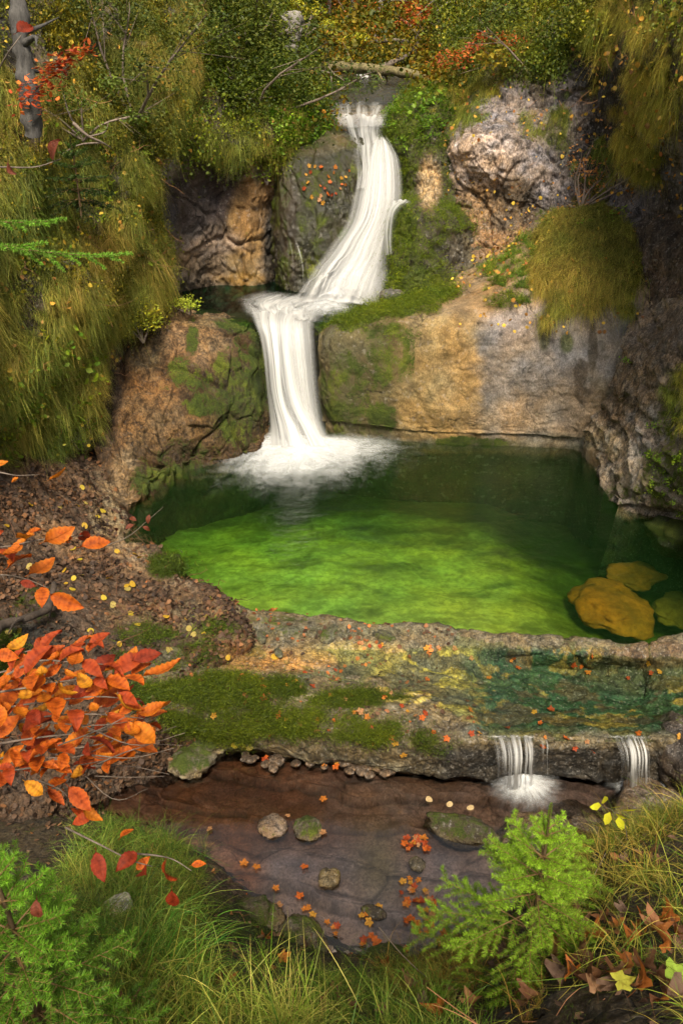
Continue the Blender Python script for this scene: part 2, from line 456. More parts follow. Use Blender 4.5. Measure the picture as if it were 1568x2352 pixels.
def instances(name, coll, pos, rot, scl, tint, label=None, cat=None, nsrc=None, parent=None):
    n = len(pos); me = bpy.data.meshes.new(name)
    me.vertices.add(n); me.vertices.foreach_set('co', np.asarray(pos, np.float32).ravel())
    nsrc = nsrc or len(coll.objects)
    a = me.attributes.new('idx', 'INT', 'POINT'); a.data.foreach_set('value', rng.integers(0, nsrc, n).astype(np.int32))
    a = me.attributes.new('rot', 'FLOAT_VECTOR', 'POINT'); a.data.foreach_set('vector', np.asarray(rot, np.float32).ravel())
    s3 = np.asarray(scl, np.float32); s3 = np.repeat(s3[:, None], 3, 1) if s3.ndim == 1 else s3
    a = me.attributes.new('scl', 'FLOAT_VECTOR', 'POINT'); a.data.foreach_set('vector', s3.ravel())
    c = np.ones((n, 4), np.float32); c[:, :3] = tint
    a = me.attributes.new('tint', 'FLOAT_COLOR', 'POINT'); a.data.foreach_set('color', c.ravel())
    o = obj(name, me, parent, label, cat, None, 'stuff')
    md = o.modifiers.new('scatter', 'NODES'); md.node_group = gn_group(coll)
    return o
def coll(name): return bpy.data.collections.new(name)
# ================================================================== COLOURS (reflectances)
OCHRE = (.30, .19, .07); BROWN = (.17, .105, .055); DARKB = (.06, .04, .025); PINK = (.34, .26, .215); GREY = (.24, .205, .19)
PALE = (.48, .40, .33); DARK = (.035, .03, .025); TAN = (.30, .20, .11); OLIVE = (.09, .085, .03); MUD = (.11, .062, .032); WETB = (.09, .055, .035)
YALG = (.22, .18, .035); GREENW = (.02, .09, .045)

def relief(big=.12, bf=.9, mid=.05, mf=3.0, fine=.015, ff=11, crack=.05, cf=1.3, facet=.0, stretch=(1, 1, 1), seed=0, strata=0.0, sdir=(.3, .1, 1), sfreq=5, warp=.16):
    st = np.array(stretch)
    def f(G, N):
        p = G * st
        w = np.stack([fbm(p * 1.3, 2, seed + 61), fbm(p * 1.3 + 9, 2, seed + 62), fbm(p * 1.3 + 19, 2, seed + 63)], -1) * warp
        q = p + w
        h = big * fbm(p * bf, 3, seed) + mid * fbm(q * mf, 5, seed + 5, .58) + fine * 1.3 * fbm(q * ff, 4, seed + 9, .6)
        h += mid * .8 * (.35 - np.abs(fbm(q * mf * .8 + 5, 4, seed + 7)))
        if crack or facet:
            a, b, i = worley(q * cf, seed + 3)
            h += facet * (i - .5) * sstep(0, .12, b - a) - crack * .6 * (1 - sstep(0, .05, b - a))
            a, b, i = worley(q * cf * 2.7, seed + 4)
            h += facet * .35 * (i - .5) * sstep(0, .12, b - a) - crack * .25 * (1 - sstep(0, .07, b - a))
        if strata:
            s = (q @ np.array(sdir, float)) * sfreq + fbm(q * 1.5, 3, seed + 8) * .8
            fr = s - np.floor(s)
            h += strata * (sstep(0, .25, fr) * (1 - fr * .8) - .5)
        return h
    return f
def below(pts, dz=2.0, dy=.25):
    return [np.array(p) + np.array([0, dy, -dz]) for p in pts]

# ================================================================== GROUND: one sheet to the horizon, under everything
n = 120
gx, gy = np.meshgrid(np.sign(np.linspace(-1, 1, n)) * np.abs(np.linspace(-1, 1, n)) ** 2.2 * 240, 12 + np.sign(np.linspace(-1, 1, n)) * np.abs(np.linspace(-1, 1, n)) ** 2.2 * 240)
dist = np.sqrt((gx * .9) ** 2 + np.maximum(gy - 18, 0) ** 2 * .8)
gz = -3.4 + sstep(10, 60, np.abs(gx)) * 22 + sstep(26, 90, gy) * 30 + 1.2 * fbm(np.stack([gx, gy, gx * 0], -1) * .08, 3)
gz = np.where(gy < 3, -3.4 + sstep(14, 60, np.abs(gx)) * 16 + fbm(np.stack([gx, gy, gx * 0], -1) * .08, 3) * .5, gz)
G0 = np.stack([gx, gy, gz], -1)
me = mesh('ground', G0, [grid_faces(n, n)], M_soil, np.full(G0.shape, .08) * np.array([.9, .8, .4]), None, {'moss': np.full(gz.shape, .3), 'wet': np.zeros(gz.shape)})
obj('ground', me, kind='structure')

S = {}
# ------------------------------------------------------------------ hillside far up the stream
rows = [[P(x, y, Y) for x, y, Y in r] for r in [
    [(400, -420, 40), (600, -420, 42), (800, -420, 44), (1000, -420, 42), (1300, -420, 38)],
    [(400, -60, 30), (600, -60, 32), (800, -60, 34), (1000, -60, 32), (1300, -60, 28)],
    [(450, 40, 24), (620, 40, 26), (800, 40, 28), (980, 40, 27), (1250, 40, 23)],
    [(500, 95, 21), (640, 95, 22.5), (800, 95, 24.5), (970, 95, 23.5), (1200, 90, 20.5)],
    [(540, 135, 19.5), (660, 135, 20.5), (800, 135, 22.2), (960, 135, 21.5), (1150, 120, 19.5)],
    [(560, 175, 18.6), (680, 178, 19.2), (800, 178, 20.2), (950, 180, 19.5), (1120, 165, 18.8)],
    [(580, 215, 17.6), (700, 218, 17.8), (830, 215, 18), (950, 215, 17.8), (1100, 205, 17.8)],
    [(590, 260, 16.9), (710, 262, 16.9), (835, 262, 16.9), (950, 250, 16.8), (1080, 250, 17)],
    [(600, 330, 16.6), (710, 330, 16.3), (835, 330, 16.2), (950, 300, 16.3), (1080, 300, 16.7)]]]
_rf = relief(.5, .35, .12, 1.4, .03, 6, .05, 1.2, seed=3)
def rel_far(G, N):
    px, py = proj(G); calm = inpoly(px, py, [(690, 262), (700, 225), (745, 195), (790, 165), (910, 165), (1000, 190), (985, 225), (950, 300), (880, 340), (760, 340), (730, 300)])
    return _rf(G, N) * np.where(calm, .06, 1.0) - calm * .03
s = Surf(rows, 260, 260, rel_far)
s.col[:] = (.07, .05, .025); s.moss[:] = .35
s.paint(830, 205, 170, 26, (.20, .15, .10), 1, nz=.3); s.paint(850, 270, 120, 40, (.16, .12, .08), nz=.2)
s.paint(700, 150, 50, 30, (.22, .13, .07)); s.paint(720, 235, 60, 10, (.20, .11, .07))
s.paintmoss(770, 208, 80, 16, 1, nz=.2); s.paintmoss(700, 265, 60, 40, .8)
s.moss *= 1 - .9 * (1 - sstep(.6, 1.2, np.sqrt(((s.px - 850) / 110) ** 2 + ((s.py - 250) / 55) ** 2)))
s.build('hillside', M_soil, kind='structure'); S['far'] = s

# ------------------------------------------------------------------ left cliff under hanging grass
rows = [[P(x, y, Y) for x, y, Y in r] for r in [
    [(-500, -330, 11), (-200, -330, 14), (0, -330, 16), (150, -330, 18), (330, -330, 19), (480, -330, 21)],
    [(-500, -120, 9), (-200, -110, 10.6), (0, -100, 12.5), (150, -100, 14), (330, -100, 15.5), (480, -100, 17)],
    [(-450, 90, 7.8), (-200, 95, 9.4), (0, 100, 10.8), (150, 100, 12), (300, 100, 13.2), (440, 110, 15)],
    [(-420, 240, 7.3), (-200, 245, 8.7), (0, 250, 10), (150, 250, 11.3), (290, 250, 12.2), (400, 260, 14)],
    [(-400, 400, 7.0), (-200, 400, 8.2), (0, 400, 9.5), (150, 400, 10.7), (280, 400, 11.4), (372, 410, 13.6)],
    [(-380, 600, 6.6), (-200, 600, 7.7), (0, 600, 8.9), (150, 600, 10), (270, 600, 10.9), (376, 600, 13.2)],
    [(-360, 750, 6.4), (-200, 750, 7.4), (0, 750, 8.6), (130, 750, 9.7), (235, 750, 10.5), (330, 745, 12.4)],
    [(-350, 900, 6.3), (-200, 900, 7.3), (0, 900, 8.6), (120, 900, 9.7), (200, 900, 10.3), (270, 900, 11.3)],
    [(-350, 1060, 6.4), (-200, 1070, 7.5), (0, 1080, 8.8), (110, 1070, 9.6), (185, 1070, 10.1), (240, 1060, 10.6)],
    [(-350, 1200, 6.4), (-200, 1200, 7.5), (0, 1200, 8.8), (110, 1180, 9.6), (185, 1170, 10.0), (240, 1150, 10.4)]]]
s = Surf(rows, 300, 240, relief(.38, .8, .12, 2.2, .03, 8, .06, .9, facet=.18, seed=11))
s.col[:] = (.075, .06, .04); s.moss[:] = .25
s.paint(385, 560, 60, 200, (.17, .14, .13)); s.paint(375, 380, 60, 60, PINK, 1, nz=.6)
s.paint(195, 950, 60, 130, (.15, .12, .11), nz=.6); s.paint(235, 880, 40, 100, BROWN)
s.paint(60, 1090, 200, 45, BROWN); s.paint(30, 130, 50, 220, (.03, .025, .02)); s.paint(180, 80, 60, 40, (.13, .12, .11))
s.build('cliff_left', M_rock, kind='structure'); S['left'] = s

# ------------------------------------------------------------------ back cliff above and behind the upper basin
rows = [[P(x, y, Y) for x, y, Y in r] for r in [
    [(300, -330, 20), (420, -330, 21), (520, -330, 22), (620, -330, 23), (700, -330, 25), (800, -330, 28)],
    [(300, -80, 16), (400, -80, 16.6), (500, -80, 17.4), (600, -80, 18.4), (670, -80, 20), (730, -80, 23)],
    [(310, 50, 15), (400, 50, 15.6), (500, 50, 16.2), (590, 50, 17), (655, 50, 18.4), (700, 50, 20.8)],
    [(310, 150, 14.5), (400, 150, 15), (500, 150, 15.5), (585, 150, 16.2), (650, 150, 17.4), (690, 150, 19.4)],
    [(320, 240, 14.2), (400, 240, 14.5), (500, 245, 14.9), (590, 245, 15.4), (670, 245, 16), (712, 250, 17.4)],
    [(330, 310, 13.9), (400, 310, 14.1), (500, 325, 14.4), (590, 325, 14.8), (660, 315, 15.3), (745, 300, 16.3)],
    [(340, 365, 13.8), (410, 370, 14.1), (500, 375, 14.7), (590, 370, 15.2), (650, 360, 15.6), (740, 340, 16.4)],
    [(350, 440, 13.7), (420, 440, 14.3), (500, 440, 15.0), (580, 440, 15.25), (640, 440, 15.6), (730, 440, 16)],
    [(355, 540, 13.7), (420, 540, 14.3), (490, 540, 14.9), (570, 540, 15.1), (635, 540, 15.6), (730, 540, 16)],
    [(365, 645, 13.9), (420, 650, 14.6), (490, 655, 15.1), (580, 657, 15.1), (640, 660, 15.4), (730, 660, 15.8)],
    [(365, 720, 14.0), (420, 720, 14.6), (490, 720, 15.2), (580, 720, 15.2), (640, 720, 15.4), (730, 720, 15.8)]]]
s = Surf(rows, 320, 240, relief(.12, .9, .09, 2.4, .03, 9, .10, .8, facet=.14, seed=21))
s.col[:] = (.10, .08, .06); s.moss[:] = .1
up = 1 - sstep(300, 370, s.py); s.col += (np.array((.07, .055, .03)) - s.col) * up[..., None]; s.moss = np.maximum(s.moss, up * .45)
s.paint(480, 470, 130, 90, (.075, .055, .05)); s.paint(410, 570, 60, 80, (.14, .11, .09))
s.paint(490, 600, 110, 75, (.24, .17, .11), 1, nz=.4); s.paint(560, 560, 42, 120, (.27, .165, .065), 1, nz=.25, soft=.3)
s.paint(590, 440, 40, 90, (.24, .14, .06), 1, nz=.3, rot=.25); s.paint(495, 555, 75, 26, (.30, .23, .19), .8, nz=.7)
s.paint(560, 640, 60, 16, (.30, .17, .04), .8); s.paint(430, 470, 45, 60, (.09, .07, .065)); s.paint(625, 600, 18, 140, DARK, .9, nz=.2)
s.paint(590, 370, 10, 50, (.24, .2, .13)); s.paint(380, 385, 40, 35, (.33, .29, .27), 1, nz=.5)
s.paint(670, 80, 26, 50, (.22, .2, .19), 1, nz=.3)
s.wet = sstep(560, 660, s.py) * .7
s.col *= .8
s.build('cliff_back', M_smooth, kind='structure'); S['back'] = s

# ------------------------------------------------------------------ dark mossy dome beside the upper fall
rows = [[P(x, y, Y) for x, y, Y in r] for r in [
    [(640, 285, 17.2), (690, 285, 17), (750, 280, 16.9), (810, 285, 16.8), (870, 285, 16.8), (900, 290, 17)],
    [(622, 318, 16.2), (665, 318, 15.8), (740, 312, 15.8), (800, 308, 15.9), (860, 305, 16.1), (900, 310, 16.4)],
    [(615, 360, 15.8), (655, 360, 15.2), (730, 350, 15.2), (790, 350, 15.3), (850, 345, 15.6), (900, 350, 16)],
    [(618, 430, 15.6), (650, 430, 14.9), (725, 430, 14.7), (790, 430, 14.9), (850, 430, 15.2), (900, 430, 15.6)],
    [(622, 520, 15.5), (652, 520, 14.8), (722, 520, 14.5), (785, 520, 14.6), (845, 520, 14.9), (900, 520, 15.4)],
    [(628, 600, 15.3), (658, 600, 14.7), (718, 600, 14.4), (780, 600, 14.4), (840, 600, 14.7), (900, 600, 15.2)],
    [(635, 665, 15.2), (665, 668, 14.7), (715, 672, 14.4), (775, 675, 14.3), (840, 670, 14.6), (900, 670, 15)],
    [(635, 740, 15.3), (665, 740, 14.8), (715, 740, 14.5), (775, 740, 14.4), (840, 740, 14.7), (900, 740, 15)]]]
s = Surf(rows, 200, 150, relief(.12, .9, .05, 3, .02, 11, .04, .8, seed=31, strata=.05, sdir=(1.2, .2, .25), sfreq=2.0))
s.col[:] = (.038, .034, .018); s.moss[:] = .52
s.paint(655, 540, 30, 150, (.06, .045, .03), 1); s.paint(640, 610, 16, 70, DARK, .8)
s.paint(740, 330, 60, 24, (.12, .09, .04)); s.paintmoss(720, 320, 60, 25, .8); s.paintmoss(730, 600, 60, 80, .62)
s.wet[:] = .8
s.build('mossy_rock_dome', M_smooth, label='dark wet rock dome streaked with moss left of the upper fall', cat='rock'); S['dome'] = s

# ------------------------------------------------------------------ mossy steps right of the upper fall
rows = [[P(x, y, Y) for x, y, Y in r] for r in [
    [(905, 215, 19), (950, 205, 18.6), (1000, 195, 18.2), (1050, 185, 18), (1110, 185, 18), (1200, 190, 18)],
    [(880, 262, 17), (930, 228, 16.8), (985, 215, 16.4), (1040, 215, 16.3), (1100, 215, 16.5), (1200, 220, 16.6)],
    [(876, 300, 16.4), (925, 270, 15.9), (980, 265, 15.6), (1035, 270, 15.6), (1100, 270, 15.9), (1190, 270, 16)],
    [(880, 335, 16.2), (925, 330, 15.5), (975, 330, 15.2), (1030, 340, 15.2), (1090, 340, 15.5), (1180, 340, 15.7)],
    [(918, 400, 15.7), (945, 400, 15.2), (990, 400, 15.0), (1040, 400, 15), (1090, 400, 15.2), (1160, 400, 15.4)],
    [(918, 465, 15.3), (948, 462, 14.9), (990, 462, 14.6), (1040, 470, 14.7), (1090, 470, 15), (1160, 470, 15.2)],
    [(900, 488, 14.7), (940, 482, 14.0), (990, 484, 13.8), (1040, 500, 14.0), (1080, 510, 14.5), (1160, 510, 14.9)],
    [(893, 560, 14.4), (935, 560, 13.7), (990, 560, 13.5), (1045, 560, 13.8), (1085, 560, 14.2), (1160, 570, 14.4)],
    [(888, 620, 14.2), (930, 620, 13.5), (990, 625, 13.3), (1045, 625, 13.6), (1085, 620, 13.9), (1160, 620, 14)],
    [(884, 668, 13.9), (930, 672, 13.3), (990, 672, 13.2), (1045, 660, 13.4), (1085, 650, 13.6), (1160, 650, 13.7)],
    [(884, 740, 13.8), (930, 740, 13.3), (990, 740, 13.2), (1045, 730, 13.4), (1085, 720, 13.6), (1160, 710, 13.7)]]]
s = Surf(rows, 260, 160, relief(.14, 1.2, .10, 3.2, .03, 10, .05, 1.4, seed=41))
s.col[:] = (.07, .055, .03); s.moss[:] = .62
s.paint(985, 420, 24, 60, (.30, .20, .10), 1, nz=.3); s.moss *= 1 - .8 * (1 - sstep(.6, 1.3, np.sqrt(((s.px - 985) / 30) ** 2 + ((s.py - 420) / 60) ** 2)))
s.paint(1030, 600, 40, 60, (.07, .06, .045)); s.moss *= 1 - .5 * (1 - sstep(.5, 1.4, np.sqrt(((s.px - 1060) / 45) ** 2 + ((s.py - 580) / 60) ** 2)))
s.paintmoss(960, 640, 70, 40, 1.0); s.paintmoss(930, 520, 40, 40, .95)
s.wet[:] = .35
s.build('mossy_rock_steps', M_rock, label='bright mossy stepped rocks right beside the upper fall', cat='rock'); S['steps'] = s

# ------------------------------------------------------------------ right cliff
rows = [[P(x, y, Y) for x, y, Y in r] for r in [
    [(940, -380, 34), (1040, -380, 31), (1130, -380, 28), (1220, -380, 25), (1320, -380, 22), (1400, -380, 19), (1500, -380, 16), (1600, -380, 13), (1900, -380, 9)],
    [(980, -100, 26), (1060, -100, 24), (1140, -100, 22), (1220, -100, 20), (1310, -100, 18), (1390, -100, 15.6), (1480, -100, 13), (1580, -100, 10.8), (1900, -100, 7.5)],
    [(1000, 40, 21.5), (1070, 40, 20), (1145, 40, 18.2), (1225, 40, 17), (1305, 40, 16), (1390, 40, 14.2), (1480, 40, 11.7), (1580, 40, 9.9), (1900, 40, 7.2)],
    [(1005, 130, 19.3), (1075, 110, 18.2), (1150, 100, 17), (1228, 100, 16), (1305, 120, 15.2), (1385, 130, 13.8), (1470, 130, 11.4), (1580, 130, 9.6), (1900, 130, 7.0)],
    [(1005, 190, 17.8), (1075, 165, 16.6), (1150, 160, 15.9), (1230, 170, 15.2), (1305, 190, 14.7), (1380, 210, 13.9), (1450, 210, 12.2), (1570, 210, 9.7), (1900, 210, 7.0)],
    [(1010, 260, 16.2), (1075, 250, 15.5), (1150, 250, 15), (1230, 255, 14.7), (1300, 265, 14.5), (1380, 290, 14.0), (1450, 290, 12.4), (1560, 290, 10.0), (1900, 290, 7.1)],
    [(1020, 320, 15.4), (1075, 308, 14.6), (1150, 312, 14.2), (1215, 320, 14.3), (1290, 340, 14.3), (1380, 360, 14.0), (1450, 370, 12.8), (1560, 380, 10.6), (1900, 380, 7.4)],
    [(1030, 385, 15.2), (1080, 385, 14.5), (1150, 400, 14.1), (1215, 410, 14.2), (1290, 420, 14.1), (1380, 430, 13.8), (1460, 440, 12.7), (1570, 450, 10.8), (1900, 450, 7.6)],
    [(1040, 440, 15.1), (1090, 450, 14.6), (1150, 470, 14.3), (1215, 480, 14.3), (1290, 480, 13.9), (1380, 490, 13.3), (1465, 500, 12.3), (1580, 500, 10.7), (1900, 500, 7.7)],
    [(1045, 520, 14.9), (1100, 530, 14.4), (1160, 540, 14.1), (1220, 530, 13.9), (1290, 520, 13.4), (1380, 530, 12.8), (1465, 560, 11.9), (1590, 560, 10.3), (1900, 560, 7.6)],
    [(1060, 600, 14.2), (1110, 590, 14), (1165, 590, 13.6), (1225, 570, 13.3), (1295, 560, 12.9), (1385, 570, 12.4), (1465, 640, 11.5), (1600, 640, 9.9), (1900, 640, 7.4)],
    [(1060, 700, 13.8), (1110, 690, 13.6), (1170, 690, 13.2), (1230, 680, 12.9), (1300, 680, 12.5), (1385, 690, 11.9), (1465, 740, 11.0), (1600, 740, 9.4), (1900, 740, 7.0)],
    [(1060, 860, 13.5), (1110, 860, 13.3), (1170, 860, 12.9), (1230, 860, 12.5), (1300, 860, 12.1), (1385, 860, 11.3), (1470, 860, 10.6), (1600, 860, 9.1), (1900, 860, 6.8)],
    [(1060, 1000, 13.3), (1110, 1000, 13.0), (1170, 1000, 12.6), (1230, 1000, 12.3), (1300, 1000, 12.0), (1385, 1000, 11.2), (1470, 1000, 10.4), (1600, 1000, 9.0), (1900, 1000, 6.7)]]]
ext = lambda R, v: [np.concatenate([np.array(q), [np.array(q[-1]) + v]]) for q in R]
rows = ext(rows, np.array([1.6, -3.2, 0.]))
s = Surf(rows, 420, 330, relief(.16, .8, .06, 2.2, .03, 9, .09, .75, facet=.14, seed=51, strata=.05, sdir=(-.5, .1, 1), sfreq=1.6))
s.col[:] = (.13, .10, .085); s.moss[:] = .12
up = (1 - sstep(170, 260, s.py - (s.px - 1050) * .1)); s.col += (np.array((.07, .055, .03)) - s.col) * up[..., None]; s.moss = np.maximum(s.moss, up * .4)
s.paint(1110, 368, 100, 75, (.50, .38, .31), 1, nz=.35, rot=.2, soft=.2); s.paint(1235, 400, 60, 90, (.22, .185, .18), 1, nz=.3)
s.paint(1150, 260, 90, 60, (.20, .165, .155), 1); s.paint(1110, 490, 75, 75, (.29, .185, .10), 1, nz=.3, rot=.5)
s.paint(1190, 510, 60, 50, (.10, .07, .045), .9); s.paint(1180, 440, 40, 40, (.11, .08, .05), .8); s.paint(1130, 560, 100, 40, (.24, .14, .07), 1, nz=.6)
s.paint(1350, 250, 90, 160, (.035, .03, .025), 1, nz=.4); s.paint(1490, 540, 110, 200, (.05, .036, .026), 1, nz=.3)  # second patch: the overhang's shade painted into the rock
s.paint(1560, 320, 70, 120, (.13, .115, .115), .9, nz=.8, freq=3); s.paint(1440, 450, 60, 70, (.15, .13, .13), .8, nz=.8, freq=3.5)
s.paint(1310, 250, 50, 80, (.2, .17, .165), .8, nz=.6); s.paint(1510, 640, 80, 60, (.09, .06, .04), .9)
s.paintmoss(1050, 200, 60, 60, .8); s.paintmoss(1270, 490, 60, 30, .6)
s.col *= .85
s.build('cliff_right', M_rock, kind='structure'); S['right'] = s

# ------------------------------------------------------------------ big smooth rock wall between the falls and the outlet
cols = [
  # back top, behind rim, rim, shoulder, upper face, mid face, low face, waterline
  [(712, 742, 13.1), (722, 752, 12.9), (733, 768, 12.6), (732, 800, 12.45), (734, 860, 12.4), (738, 920, 12.4), (744, 965, 12.4), (750, 992, 12.3)],
  [(760, 722, 13.4), (765, 730, 12.9), (770, 745, 12.3), (765, 775, 12.0), (765, 850, 11.95), (768, 920, 11.95), (775, 965, 12.0), (785, 994, 12.05)],
  [(850, 700, 13.4), (850, 710, 12.8), (850, 728, 12.2), (850, 765, 11.85), (850, 850, 11.75), (850, 930, 11.75), (855, 975, 11.8), (860, 1003, 11.9)],
  [(940, 672, 13.5), (945, 690, 12.8), (950, 715, 12.1), (950, 760, 11.75), (950, 850, 11.65), (950, 930, 11.65), (952, 985, 11.7), (955, 1014, 11.75)],
  [(1040, 630, 13.9), (1045, 660, 12.9), (1050, 700, 12.0), (1050, 755, 11.6), (1050, 850, 11.55), (1050, 930, 11.55), (1050, 990, 11.6), (1050, 1020, 11.65)],
  [(1130, 590, 14.0), (1140, 625, 12.9), (1150, 675, 12.0), (1150, 740, 11.55), (1150, 850, 11.5), (1150, 935, 11.5), (1150, 992, 11.55), (1150, 1024, 11.6)],
  [(1210, 540, 13.8), (1225, 570, 12.9), (1250, 630, 12.0), (1250, 720, 11.5), (1250, 850, 11.4), (1250, 935, 11.4), (1250, 995, 11.45), (1250, 1027, 11.55)],
  [(1290, 500, 13.4), (1310, 530, 12.7), (1340, 610, 11.9), (1345, 700, 11.4), (1345, 850, 11.25), (1330, 940, 11.25), (1325, 1000, 11.35), (1322, 1033, 11.45)],
  [(1390, 500, 12.9), (1410, 530, 12.4), (1435, 610, 11.7), (1440, 700, 11.2), (1430, 850, 11.05), (1400, 940, 11.1), (1370, 1010, 11.2), (1350, 1060, 11.0)],
  [(1450, 540, 12.3), (1480, 570, 11.8), (1500, 650, 11.2), (1510, 740, 10.8), (1500, 850, 10.7), (1460, 950, 10.7), (1430, 1020, 10.6), (1400, 1080, 10.5)]]
C = np.array([[P(*q) for q in c] for c in cols]); rows = [C[:, k] for k in range(C.shape[1])]; rows.append(np.array(below(rows[-1], 2.4, .3)))
def rel_big(G, N):
    h = relief(.07, .7, .03, 2.6, .012, 10, .02, .5, seed=61)(G, N)
    px, py = proj(G); top = 1 - sstep(680, 760, py)
    return h + top * (.09 * fbm(G * np.array([1.2, 1.2, 3]), 4, 64))
s = Surf(rows, 330, 420, rel_big)
s.col[:] = (.24, .175, .10)
s.paint(820, 860, 120, 200, (.15, .125, .06), 1, nz=.25); s.paint(1010, 880, 95, 190, (.33, .225, .095), 1, nz=.22, soft=.35)
s.paint(1060, 900, 60, 140, (.38, .25, .11), .7, nz=.3)
s.paint(1230, 830, 130, 170, (.25, .21, .185), 1, nz=.5, soft=.35); s.paint(1180, 700, 70, 90, (.40, .32, .28), .9, nz=.4)
s.paint(1390, 760, 90, 120, (.29, .25, .225), 1, nz=.4); s.paint(1240, 960, 140, 50, (.36, .26, .17), .9, nz=.5); s.paint(1330, 960, 60, 60, (.40, .30, .22), .7, nz=.5)
s.paint(1335, 870, 20, 45, (.10, .075, .055), .9, nz=1.3, soft=.3, freq=4); s.paint(1360, 800, 12, 60, (.10, .08, .06), .9, soft=.2); s.paint(1455, 810, 16, 60, (.06, .05, .035), 1, nz=1.2, soft=.2, freq=4)
s.paint(1250, 765, 12, 40, (.09, .09, .04), .8, soft=.3); s.paint(1300, 790, 16, 24, (.08, .09, .03), .9, soft=.3)
s.paint(1060, 680, 160, 45, (.31, .20, .10), 1, nz=.5); s.paint(1160, 612, 70, 40, (.30, .19, .10), 1, nz=.5)
s.paint(1500, 800, 60, 110, (.10, .075, .055), 1, nz=.4)
s.paint(1100, 1022, 300, 14, (.13, .12, .07), 1, nz=.3, soft=.3); s.paint(1270, 1010, 80, 16, (.38, .32, .24), .8, nz=.4)
for q in ((800, 735, 70, 26, .95), (900, 705, 80, 24, 1.0), (790, 900, 70, 120, .70), (870, 830, 80, 80, .68), (880, 960, 40, 50, .85), (900, 770, 60, 30, .7), (960, 700, 60, 22, .8),
          (1060, 1015, 60, 12, .85), (1130, 1018, 50, 14, .8), (1000, 680, 90, 22, .75), (940, 830, 16, 90, .7), (1160, 690, 50, 26, .6)):
    s.paintmoss(*q)
s.col *= .74
s.build('rock_wall', M_smooth, label='broad smooth ochre to pink rock wall behind the green pool', cat='rock'); S['wall'] = s

# ------------------------------------------------------------------ layered outcrop at the right edge
rows = [[P(x, y, Y) for x, y, Y in r] for r in [
    [(1450, 700, 11.4), (1490, 690, 10.9), (1540, 680, 10.2), (1600, 670, 9.6), (1700, 660, 8.8), (1850, 650, 7.6)],
    [(1430, 790, 10.8), (1475, 780, 10.4), (1530, 770, 9.8), (1600, 760, 9.1), (1700, 760, 8.3), (1850, 760, 7.2)],
    [(1400, 900, 10.9), (1450, 890, 10.3), (1510, 880, 9.6), (1590, 880, 8.9), (1700, 880, 8.1), (1850, 880, 7.0)],
    [(1350, 985, 11.2), (1410, 970, 10.6), (1480, 960, 9.8), (1580, 960, 8.8), (1700, 960, 7.9), (1850, 960, 6.8)],
    [(1345, 1040, 11.2), (1400, 1040, 10.4), (1470, 1040, 9.6), (1580, 1040, 8.6), (1700, 1040, 7.7), (1850, 1040, 6.7)],
    [(1365, 1090, 10.6), (1410, 1095, 10.0), (1470, 1100, 9.3), (1580, 1110, 8.5), (1700, 1120, 7.6), (1850, 1120, 6.5)],
    [(1395, 1140, 9.9), (1430, 1150, 9.6), (1490, 1160, 9.1), (1590, 1175, 8.4), (1700, 1190, 7.5), (1850, 1200, 6.4)],
    [(1415, 1168, 9.5), (1445, 1178, 9.4), (1500, 1190, 9.25), (1590, 1210, 8.9), (1700, 1250, 8.4), (1850, 1300, 7.6)]]]
rows.append(np.array(below(rows[-1], 2.2, .5))); rows = ext(rows, np.array([1.4, -2.2, 0.]))
s = Surf(rows, 240, 230, relief(.12, .9, .05, 3, .02, 10, .04, 1, seed=71, strata=.10, sdir=(-.75, -.3, .9), sfreq=3.2))
s.col[:] = (.17, .13, .095)
s.paint(1440, 900, 60, 160, (.12, .085, .055), 1); s.paint(1540, 780, 60, 80, (.10, .075, .055), 1); s.paint(1430, 1060, 70, 70, (.30, .24, .18), .9, nz=.7)
s.paint(1380, 1010, 40, 40, (.36, .28, .19), .9, nz=.5); s.paint(1510, 980, 60, 60, (.22, .18, .15), .8, nz=.8)
s.paintmoss(1530, 1090, 90, 80, .72); s.paintmoss(1440, 1130, 60, 40, .62); s.paintmoss(1550, 960, 40, 90, .7)
s.build('layered_rock', M_rockfine, label='tilted layered rock with moss at the right edge of the pool', cat='rock'); S['layer'] = s

# ------------------------------------------------------------------ brown outcrop left of the lower fall
rows = [[P(x, y, Y) for x, y, Y in r] for r in [
    [(200, 730, 12.6), (320, 700, 12.9), (385, 688, 13.3), (440, 708, 13.4), (510, 722, 13.5), (560, 732, 13.3), (590, 745, 13.0)],
    [(210, 770, 11.6), (320, 735, 12.1), (385, 702, 12.6), (440, 718, 12.7), (515, 727, 12.8), (562, 738, 12.75), (596, 765, 12.7)],
    [(215, 830, 11.1), (310, 790, 11.5), (375, 760, 11.8), (440, 752, 12.0), (520, 748, 12.2), (578, 768, 12.35), (606, 805, 12.45)],
    [(212, 890, 10.8), (295, 870, 11.0), (365, 850, 11.2), (440, 835, 11.4), (520, 825, 11.65), (582, 840, 11.95), (613, 875, 12.3)],
    [(210, 970, 10.4), (285, 955, 10.5), (360, 945, 10.7), (440, 930, 10.9), (520, 925, 11.15), (588, 925, 11.5), (617, 945, 12.1)],
    [(220, 1040, 10.1), (280, 1045, 10.15), (350, 1040, 10.4), (430, 1020, 10.75), (510, 1010, 11.0), (582, 1000, 11.35), (614, 1000, 12.0)],
    [(250, 1120, 9.8), (290, 1130, 9.75), (350, 1095, 10.15), (430, 1062, 10.75), (510, 1045, 11.05), (580, 1030, 11.3), (608, 1018, 11.8)],
    [(265, 1185, 9.5), (302, 1185, 9.35), (358, 1128, 9.98), (440, 1078, 10.75), (520, 1056, 11.1), (582, 1042, 11.32), (606, 1026, 11.7)]]]
rows.append(np.array(below(rows[-1], 2.2, .35)))
